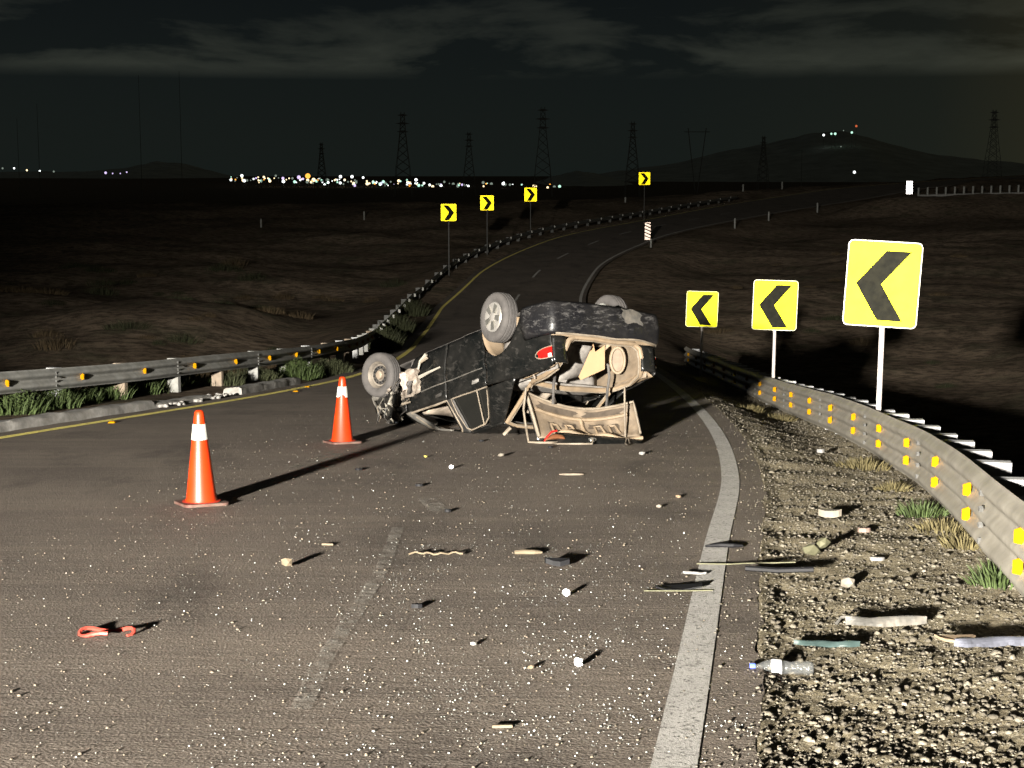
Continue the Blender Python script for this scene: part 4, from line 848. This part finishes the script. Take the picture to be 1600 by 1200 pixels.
def bush_mesh(seed, h, rad, n=900):
    r = random.Random(seed); mb = blades(n // 2, rad, h, seed, .8, .010, .5)
    for i in range(n):      # leafy flecks through the volume
        a = r.uniform(0, 6.28); k = r.random()**.5; z = h * r.uniform(.1, .95); d = rad * k * (1.05 - .55 * z / h) * (1 + .35 * mnoise.noise(Vector((math.cos(a) * 1.5, math.sin(a) * 1.5, z * 4 + seed))))
        c = Vector((d * math.cos(a), d * math.sin(a), z * (.8 + .3 * mnoise.noise(Vector((a, z, seed)))))); u = Vector((r.uniform(-1, 1), r.uniform(-1, 1), r.uniform(-.4, 1))).normalized(); v = u.orthogonal().normalized(); L_ = r.uniform(.02, .05)
        mb.add([c, c + u * L_ * .5 + v * L_ * .25, c + u * L_, c + u * L_ * .5 - v * L_ * .25], [(0, 1, 2, 3)])
    return mb
rnd = random.Random(11); bushes = []
for i, (px, py, h, rad, mat) in enumerate(((8, 646, .42, .55, 'grass_green'), (68, 638, .42, .5, 'grass_green'), (112, 630, .38, .45, 'grass_green'), (158, 624, .44, .45, 'grass_green'), (205, 616, .50, .52, 'grass_green'), (245, 612, .4, .4, 'scrub_dark'), (282, 604, .52, .48, 'grass_green'), (345, 602, .36, .42, 'scrub_dark'), (405, 594, .30, .40, 'scrub_dark'), (462, 588, .46, .55, 'grass_green'), (515, 582, .40, .5, 'scrub_dark'), (598, 545, .9, .6, 'scrub_dark'), (622, 520, .9, .6, 'scrub_dark'), (645, 492, .9, .7, 'scrub_dark'))):
    p = ground_at(px, py, H); p.y += .1
    o = bush_mesh(i, h, rad, 1100).build('bush', mat); o.location = (p.x, p.y, H(p.x, p.y) - .03)
    lab = 'leafy green bush growing between the broken kerb and the dull guardrail' if px < 560 and mat == 'grass_green' else 'low dark weed clump growing under the dull guardrail' if px < 560 else 'dark shrub beside the yellow line below the far guardrail'
    tag(o, lab, 'bush', 'bushes behind the kerb' if px < 560 and mat == 'grass_green' else 'weeds under the guardrail' if px < 560 else 'shrubs below the far guardrail')
for i, (px, py, h, rad, mat) in enumerate(((1560, 910, .17, .16, 'grass_green'), (1508, 850, .14, .14, 'grass_dry'), (1440, 795, .17, .17, 'grass_green'), (1475, 822, .13, .2, 'grass_dry'), (1350, 715, .17, .26, 'grass_dry'), (1215, 632, .15, .3, 'grass_dry'), (1170, 625, .14, .25, 'grass_dry'), (1395, 752, .12, .15, 'grass_dry'))):
    p = ground_at(px, py); hx = p.x
    for _ in range(3): pass
    o = blades(240, rad, h, 50 + i, .9, .006, .8).build('grass_tuft', mat); o.location = (p.x, p.y, verge_z(p.x, p.y) + .0)
    tag(o, 'green tuft of grass at the foot of the reflector guardrail' if mat == 'grass_green' else 'dry straw coloured tuft of grass on the gravel verge', 'grass', 'green tufts by the guardrail' if mat == 'grass_green' else 'dry tufts on the verge')
# scrub on the field and the inner slope
shr = [bush_mesh(100 + i, .8, .8, 420) for i in range(4)]; shr = [b.build('scrub', 'scrub_dark' if i % 2 else 'scrub_brown') for i, b in enumerate(shr)]
first = [True] * 4
def scrub(x, y, k, i, lab, grp):
    o = shr[i] if first[i] else shr[i].copy()
    if not first[i]: col.objects.link(o)
    first[i] = False; o.location = (x, y, H(x, y) - .06); o.scale = (k * rnd.uniform(.9, 1.5), k, k * rnd.uniform(.6, 1)); o.rotation_euler = (0, 0, rnd.uniform(0, 6)); tag(o, lab, 'shrub', grp)
for i in range(95):
    y = rnd.uniform(38, 110); x = rnd.gauss(-14, 7) * y / 66
    if x > float(XL(y)) - 3.5: continue
    scrub(x, y, rnd.uniform(.3, 1.1), i % 4, 'low dry scrub growing on the dark field beyond the dull guardrail', 'scrub in the field')
for i in range(60):
    y = rnd.uniform(34, 120); x = float(XR(y)) + rnd.uniform(6, 9 + y * .28)
    scrub(x, y, rnd.uniform(.25, .8), i % 4, 'low scrub growing on the brown slope behind the chevron signs', 'scrub on the slope')

# ------------------------------------------------------------------ debris
def place(mb, name, mat, px, py, label, cat, rz=0.0, smooth=False, verge=False, lift=0.0, group=None):
    p = ground_at(px, py); z = max(verge_z(p.x + a, p.y + b) for a in (-.05, 0, .05) for b in (-.04, 0, .04)) - .012 if verge else p.z
    if verge:
        p = ground_at(px, py); z = verge_z(p.x, p.y) + .004
    o = mb.build(name, mat, None, smooth); o.location = (p.x, p.y, z + lift); o.rotation_euler = (math.atan(-190/2400), 0, rz); return tag(o, label, cat, group)
def shard(wd, dp, h, seed, curl=.0):
    r = random.Random(seed); k = 9
    poly = [(math.cos(6.283*i/k) * wd/2 * r.uniform(.7, 1.05), math.sin(6.283*i/k) * dp/2 * r.uniform(.6, 1.1)) for i in range(k)]
    return MB().prism(poly, lambda u, v: Vector((u, v, .002 + curl * u * u / wd)), lambda u, v: Vector((u, v, .002 + h + curl * u * u / wd)))
def ragged(ln, wd, h, seed, n=26):
    def fn(u, v):
        k = mnoise.noise(Vector((u * 5, seed, .3))); e = mnoise.noise(Vector((u * 17, seed + v * 3, 2.2)))
        w_ = wd * (.65 + .5 * k + .22 * e) * min(1, 8 * u, 6 * (1 - u) + .15)
        return Vector((ln * (u - .5) + .02 * e * v, w_ * (v - .5) + .02 * math.sin(u * 4 + seed), .008 + h * (math.sin(v * 2.2) + .4 * mnoise.noise(Vector((u * 3, v, seed))) + .3 * u)))
    return MB().grid(n, 7, fn)
def stick(pts, r): return MB().tube([(a, b, c + r) for a, b, c in pts], r, 6)
def chunk(wd, dp, h, seed): return MB().blob((0, 0, h * .4), (wd / 2, dp / 2, h / 2), seed, 1, .35)
place(stick([(.13 * math.cos(t) * 1.0, .075 * math.sin(t), .0 + .012 * math.sin(3 * t)) for t in np.linspace(-.6, 4.9, 20)], .010), 'plastic_ring', 'plastic_red', 167, 991, 'broken red plastic ring lying alone on the asphalt', 'debris')
place(chunk(.085, .06, .075, 1), 'foam_chunk', 'wood_chip', 447, 886, 'small beige chunk casting a dark shadow on the asphalt', 'debris')
place(stick([(.17 * (t - .5) * 2, .02 * math.sin(t * 9), .006 + .012 * math.sin(t * 13)**2) for t in np.linspace(0, 1, 16)], .006), 'wavy_strip', 'wood_chip', 681, 869, 'thin wavy beige strip lying on the asphalt', 'debris')
place(MB().tube([(-.085, 0, .012), (-.03, .004, .013), (.04, -.003, .012), (.09, .004, .010)], [.012, .016, .015, .007], 6), 'wood_piece', 'wood_chip', 825, 866, 'flat straight tan wooden piece on the asphalt', 'debris', .04)
place(MB().box((0, 0, .007), (.075, .018, .012)), 'wood_piece', 'wood_chip', 512, 852, 'tiny tan splinter lying ahead of the beige chunk', 'debris', -.1)
place(MB().box((0, 0, .006), (.075, .016, .010)), 'wood_piece', 'wood_chip', 785, 1137, 'thin pale splinter among the broken glass', 'debris', .05)
place(shard(.18, .09, .03, 4, .5), 'plastic_shard', 'plastic_black', 872, 884, 'black plastic shard lying next to the flat wooden piece', 'debris'); place(chunk(.03, .03, .03, 4), 'lens_fragment', 'plastic_red', 858, 881, 'tiny red lens fragment touching the black plastic shard', 'debris')
for px, py, lab in ((885, 932, 'bright glinting fragment on the asphalt below the black plastic shard'), (904, 1042, 'bright glinting fragment deep among the broken glass'), (705, 733, 'round white glinting fragment just behind the overturned car')):
    place(MB().blob((0, 0, .022), .024, px, 1, .15), 'glint_fragment', 'glint', px, py, lab, 'debris')
place(ragged(.13, .04, .012, 14, 14), 'white_strip', 'paper_white', 1085, 899, 'short white strip beside the white edge line', 'debris', -.05)
place(shard(.36, .16, .008, 7, .35), 'trim_piece', 'plastic_black', 1058, 921, 'black broken trim piece with a curled end touching the white line', 'debris', .1); place(stick([(-.19, -.07, .002), (0, -.085, .004), (.19, -.06, .002)], .004), 'trim_edge', 'carton_green', 1058, 921, 'thin pale edging strip in front of the black trim piece', 'debris')
place(MB().tube([(-.12, 0, .012), (-.03, .008, .016), (.06, -.004, .015), (.125, .006, .012)], [.008, .016, .015, .008], 7), 'black_bar', 'plastic_black', 1131, 856, 'black bar lying straight across the white edge line', 'debris', .02)
place(stick([(-.30, .05, .004), (-.10, .02, .006), (.0, .03, .010), (.12, -.02, .02), (.28, -.05, .03)], .004), 'thin_wire', 'carton_green', 1168, 886, 'thin pale wire reaching from the white line onto the gravel', 'debris', lift=.004); place(stick([(-.18, .05, .03), (0, .0, .025), (.2, -.05, .04)], .016), 'black_hose', 'plastic_black', 1215, 900, 'short black hose lying over the edge of the asphalt', 'debris', verge=True)
# plastic bottle
p = ground_at(1228, 1044); bt = empty('plastic_bottle', (p.x, p.y, verge_z(p.x, p.y) + .030), R(-6)); tag(bt, 'clear crushed plastic bottle with a blue cap lying on the verge', 'bottle')
AX = Matrix.Rotation(R(-90), 3, 'Y')     # neck points to -x
bp = [(.0, -.115), (.022, -.118), (.031, -.108), (.033, -.09), (.029, -.07), (.032, -.05), (.026, -.02), (.030, .0), (.033, .02), (.034, .06), (.030, .085), (.018, .110), (.0125, .122), (.0125, .135)]
MB().lathe(bp, 24, AX).build('bottle_body', 'pet_plastic', bt, True); MB().lathe([(.0, .156), (.015, .156), (.0155, .136), (.013, .132)], 18, AX).build('cap', 'cap_blue', bt, True)
lb = MB().lathe([(.0345, .020), (.0355, .022), (.0358, .062), (.0345, .064)], 24, AX).build('label', 'label_white', bt, True)
for a, z, mt, wd in ((.1, .040, 'ink_red', .014), (.5, .034, 'ink_blue', .010), (-.35, .048, 'ink_blue', .007)):
    t = -a; q = [Vector((-(z + du), -.0366 * math.cos(t + dv), .0366 * math.sin(t + dv + .6))) for du, dv in ((-wd/2, -.2), (wd/2, -.2), (wd/2, .2), (-wd/2, .2))]
    rr = lambda ang, zz: AX @ Vector((.0364 * math.cos(ang), .0364 * math.sin(ang), zz)); ang = -math.pi/2 + a
    MB().add([rr(ang - .28, z - wd/2), rr(ang + .28, z - wd/2), rr(ang + .28, z + wd/2), rr(ang - .28, z + wd/2)], [(0, 1, 2, 3)]).build('label_print', mt, lb)
place(chunk(.11, .09, .085, 8), 'pale_stone', 'stone_pale', 1325, 914, 'round pale stone on the gravel verge', 'stone', verge=True)
ct = MB().box((.02, 0, .055), (.12, .08, .10), Matrix.Rotation(R(-35), 3, 'Y')); ct.box((-.085, 0, .03), (.11, .06, .05), Matrix.Rotation(R(-20), 3, 'Y')); place(MB().blob((-.04, 0, .03), (.09, .05, .045), 31, 1, .45).blob((.055, .01, .065), (.075, .05, .055), 33, 1, .4, .5), 'crushed_carton', 'carton_green', 1277, 862, 'crushed olive carton tilted up on the gravel verge', 'debris', R(25), verge=True)
place(shard(.20, .10, .05, 9, .3), 'cardboard_scrap', 'stone_pale', 1297, 805, 'pale crumpled cardboard scrap on the verge beyond the olive carton', 'debris', verge=True)
place(shard(.10, .06, .03, 10), 'flat_stone', 'stone_pink', 1350, 828, 'flat pinkish stone on the verge between the guardrail and the cardboard scrap', 'stone', verge=True, lift=.01); place(shard(.10, .05, .02, 12), 'paper_scrap', 'paper_white', 1371, 873, 'small white paper scrap on the gravel beside the olive carton', 'debris', verge=True, lift=.012)
place(shard(.10, .08, .04, 13), 'paper_scrap', 'paper_white', 1283, 694, 'bright white paper scrap far along the verge', 'debris', verge=True, lift=.012)
place(ragged(.40, .075, .038, 3), 'trim_strip', 'plastic_grey', 1385, 975, 'curved grey plastic trim strip on the gravel verge', 'debris', R(-3), verge=True); place(stick([(-.05, 0, .0), (-.02, .02, .03), (.02, -.01, .04), (.05, .01, .01)], .008), 'white_clip', 'plastic_grey', 1322, 972, 'bent pale plastic clip touching the grey trim strip', 'debris', verge=True)
place(ragged(.30, .05, .022, 8), 'trim_strip', 'plastic_teal', 1292, 1008, 'thin dark teal plastic strip behind the plastic bottle', 'debris', R(-6), verge=True)
place(shard(.24, .13, .012, 21, .5), 'paper_sheet', 'paper_tan', 1494, 1006, 'crumpled tan paper sheet on the verge', 'debris', verge=True, lift=.03); place(ragged(.46, .13, .035, 5, 34), 'plastic_film', 'film_blue', 1568, 1010, 'wrinkled pale blue plastic film next to the tan paper', 'debris', R(-4), verge=True)
for px, py, sz, mt, nm, lab in ((1060, 778, .06, 'paper_tan', 'plastic_bit', 'small orange tan chip on the lane near the white line'), (1030, 794, .06, 'stone_pale', 'plastic_bit', 'small grey beige chip beside the orange tan chip'), (665, 715, .05, 'yellow_bit', 'plastic_bit', 'small yellow ball shaped bit behind the overturned car'), (830, 1046, .045, 'wood_chip', 'plastic_bit', 'tan chip with a dark shadow among the broken glass'), (740, 1009, .04, 'paper_white', 'plastic_bit', 'little white chip left of the tan chip among the glass'), (1003, 711, .08, 'paper_white', 'plastic_bit', 'pale flat chip behind the hanging boot lid'), (783, 714, .09, 'stone_pale', 'plastic_bit', 'flat dusty fragment between the car roof and the wooden piece')):
    place(chunk(sz, sz * .7, sz * .6, px), nm, mt, px, py, lab, 'debris')
place(stick([(.11 * math.cos(t), .04 * math.sin(t), 0) for t in np.linspace(0, 6.0, 16)], .006), 'rubber_loop', 'rubber_seal', 893, 742, 'thin oval rubber loop on the road behind the boot lid', 'debris')
for px, py in ((652, 950), (655, 760), (752, 690), (860, 700), (700, 800), (560, 735)):
    place(shard(.07, .05, .02, px), 'dark_fragment', 'plastic_black', px, py, 'small dark plastic fragment on the asphalt around the crash', 'debris', group='dark fragments on the asphalt')

# ------------------------------------------------------------------ far distance: hills, pylons, town lights
def ridge(name, pts, y, mat):
    P_ = [at(px, py, y) for px, py in pts]; mb = MB(); n = len(P_); rows_ = []
    for d, f in ((-900, 0), (-350, .62), (0, 1), (500, .6), (1500, 0)): rows_ += [Vector((p.x * (1 + d / y * .3), y + d, -14 + (p.z + 14) * f)) for p in P_]
    mb.add(rows_, [(a * n + i, a * n + i + 1, (a + 1) * n + i + 1, (a + 1) * n + i) for a in range(4) for i in range(n - 1)]); return tag(mb.build(name, mat, None, True), kind='structure')
def jag(pts, k=5, a=1.6):
    out = []
    for (x0, y0), (x1, y1) in zip(pts, pts[1:]): out += [(x0 + (x1 - x0) * t / k, y0 + (y1 - y0) * t / k + a * mnoise.noise(Vector((x0 + (x1 - x0) * t / k, 3, 1)) * .13)) for t in range(k)]
    return out + [pts[-1]]
ridge('hills', jag([(880, 286), (930, 272), (990, 264), (1060, 254), (1130, 236), (1200, 224), (1270, 208), (1320, 204), (1380, 222), (1450, 240), (1540, 250), (1640, 258), (1900, 286)]), 4200, 'hill_rock')
ridge('hills', jag([(-300, 280), (-60, 270), (60, 268), (130, 268), (200, 262), (245, 252), (290, 256), (340, 270), (400, 284)]), 5200, 'hill_rock')
ridge('hills', jag([(820, 290), (860, 276), (900, 267), (930, 270), (960, 280), (990, 286)]), 3400, 'hill_rock')
def pylon(px, ytop, ybot, hgt, label, vee=False, mast=False):
    y = hgt * F / (ybot - ytop); b = at(px, ybot, y); root = empty('transmission_tower' if not mast else 'tall_mast', b); tag(root, label, 'pylon' if not mast else 'mast'); k = hgt; th = y * (.00009 if mast else .00017)
    if mast: MB().tube([(0, 0, -8), (0, 0, k)], [th * 2.2, th * 1.2], 6).build('shaft', 'pylon_steel', root); return
    def w_(z): return k * (.105 * (1 - z)**1.4 + .022)
    if vee:
        for s_ in (-1, 1):
            MB().tube([(s_ * .02 * k, 0, -6), (s_ * .17 * k, 0, k)], th * 1.8, 5).build('leg', 'pylon_steel', root)
        MB().tube([(-.24 * k, 0, k * .93), (.24 * k, 0, k * .93)], th * 1.5, 5).build('cross_arm', 'pylon_steel', root); return
    for sx in (-1, 1):
        for sy in (-1, 1): MB().tube([(sx * w_(z), sy * w_(z), z * k if z > 0 else -8) for z in (0, .25, .5, .75, 1)], th, 4).build('leg', 'pylon_steel', root)
    lv = [0, .14, .27, .39, .5, .6, .69, .77, .84, .91, .97]
    for fy in (-1, 1):
        for a, b_ in zip(lv, lv[1:]):
            for s_ in (-1, 1): MB().tube([(s_ * w_(a), fy * w_(a), a * k), (-s_ * w_(b_), fy * w_(b_), b_ * k)], th * .8, 4).build('brace', 'pylon_steel', root)
    for z, ln in ((.74, .085), (.85, .10), (.96, .075)):
        MB().prism([(-ln * k, z * k), (0, z * k - .015 * k), (ln * k, z * k), (0, z * k + .02 * k)], lambda u, v: Vector((u, -th, v)), lambda u, v: Vector((u, th, v))).build('cross_arm', 'pylon_steel', root)
for a in ((503, 224, 288, 26, 'lattice transmission tower rising over the brightest orange town lights'), (630, 178, 292, 40, 'tall lattice transmission tower above the middle of the town lights'), (733, 208, 292, 32, 'lattice transmission tower over the town lights, between two taller towers'), (848, 170, 292, 42, 'tallest lattice transmission tower, above the end of the town lights'), (988, 192, 285, 34, 'lattice transmission tower just behind the farthest chevron sign'), (1192, 214, 284, 28, 'lattice transmission tower in front of the dark hill'), (1550, 174, 276, 34, 'wide lattice transmission tower against the brown glow')): pylon(*a)
pylon(1088, 202, 284, 30, 'V-shaped transmission tower between the two lattice towers near the hill', vee=True); pylon(1252, 236, 282, 20, 'thin mast below the hilltop lights', mast=True)
for px, t, lab in ((222, 122, 'slender dark mast rising over the near end of the low hill'), (285, 116, 'tallest slender mast, rising from the top of the low hill'), (63, 165, 'faint slender mast above the scattered lights, taller of two'), (31, 188, 'short faint slender mast above the scattered lights')): pylon(px, t, 300, 55, lab, mast=True)
# town lights: lamps on poles on the far plain
gm = {}
def town_light(px, py, r_px, mat, y, lab, grp):
    p = at(px, py, y); g = float(FAR_G(y)) - 3; r = r_px * y / F
    mb = MB().lathe([(0, -r), (r * .7, -r * .7), (r, 0), (r * .7, r * .7), (0, r)], 8); o = mb.build('town_light', mat); o.location = p; tag(o, lab, 'light', grp)
    MB().tube([(0, 0, min(-r, g - p.z)), (0, 0, -r * .9)], r * .1, 4).build('pole', 'pylon_steel', o)
rnd = random.Random(21)
mats_ = ['light_white'] * 4 + ['light_warm'] * 4 + ['light_green'] * 3 + ['light_dim'] * 5 + ['light_violet'] + ['light_orange']
def strip_lights(x0, x1, ya, yb, n, grp, lab, spread=5, big=2.3):
    for i in range(n):
        x = rnd.uniform(x0, x1); yy = ya + (yb - ya) * (x - x0) / (x1 - x0) + rnd.gauss(0, spread * .5); town_light(x, yy, rnd.choice([.9, 1.0, 1.2, 1.4, 1.8, big]), rnd.choice(mats_), rnd.uniform(2300, 3000), lab, grp)
tl_ = 'small bright town light glowing on the far plain'
strip_lights(360, 470, 279, 281, 34, 'town lights', tl_); strip_lights(470, 640, 281, 288, 72, 'town lights', tl_); strip_lights(635, 760, 287, 291, 48, 'town lights', tl_); strip_lights(760, 912, 289, 293, 30, 'town lights', tl_, 4)
for i in range(12): town_light(360 + i * 21 + rnd.uniform(-6, 6), 281 + i * .6, rnd.uniform(1.8, 2.6), rnd.choice(['light_warm', 'light_white', 'light_green']), 2500, tl_, 'town lights')
for x, yy, r_, mt, lab in ((481, 275, 4.2, 'light_orange', 'large orange light among the town lights'), (490, 281, 3.0, 'light_warm', 'big warm light just below the large orange light'), (467, 277, 3.0, 'light_violet', 'violet tinted light beside the large orange light'), (729, 297, 3.2, 'light_green', 'round pale green light right behind a chevron sign'), (761, 299, 3.2, 'light_green', 'round pale light touching the top of a chevron sign'), (532, 276, 2.4, 'light_white', 'white light standing above the row of town lights'), (550, 276, 2.4, 'light_white', 'white light standing above the row of town lights'), (650, 281, 2.4, 'light_white', 'white light standing above the row of town lights')): town_light(x, yy, r_, mt, 2500, lab, 'lights above the row' if 'above the row' in lab else None)
for x, yy in ((4, 263), (22, 263), (42, 266), (62, 267), (84, 268)): town_light(x, yy, 1.5, rnd.choice(['light_warm', 'light_white', 'light_dim']), 3000, 'scattered small light on the low horizon near the faint masts', 'scattered lights')
for x, yy, r_ in ((165, 270, 2.0), (176, 271, 1.1), (188, 271, 1.0), (198, 269, 1.2)): town_light(x, yy, r_, 'light_violet', 3000, 'violet tinted light at the foot of the low hill', 'violet lights')
for x, yy, r_, mt in ((1287, 211, 1.8, 'light_white'), (1299, 209, 1.6, 'light_green'), (1305, 209, 2.0, 'light_green'), (1331, 207, 1.8, 'light_green'), (1318, 204, .9, 'light_dim'), (1314, 229, .9, 'light_dim')): town_light(x, yy, r_, mt, 3900, 'small light shining on the dark hilltop', 'hilltop lights')
town_light(1338, 197, 1.8, 'light_red', 3900, 'dim red light on top of the hill mast', None); town_light(1335, 269, 2.2, 'light_white', 1500, 'single white light above the far road', None)
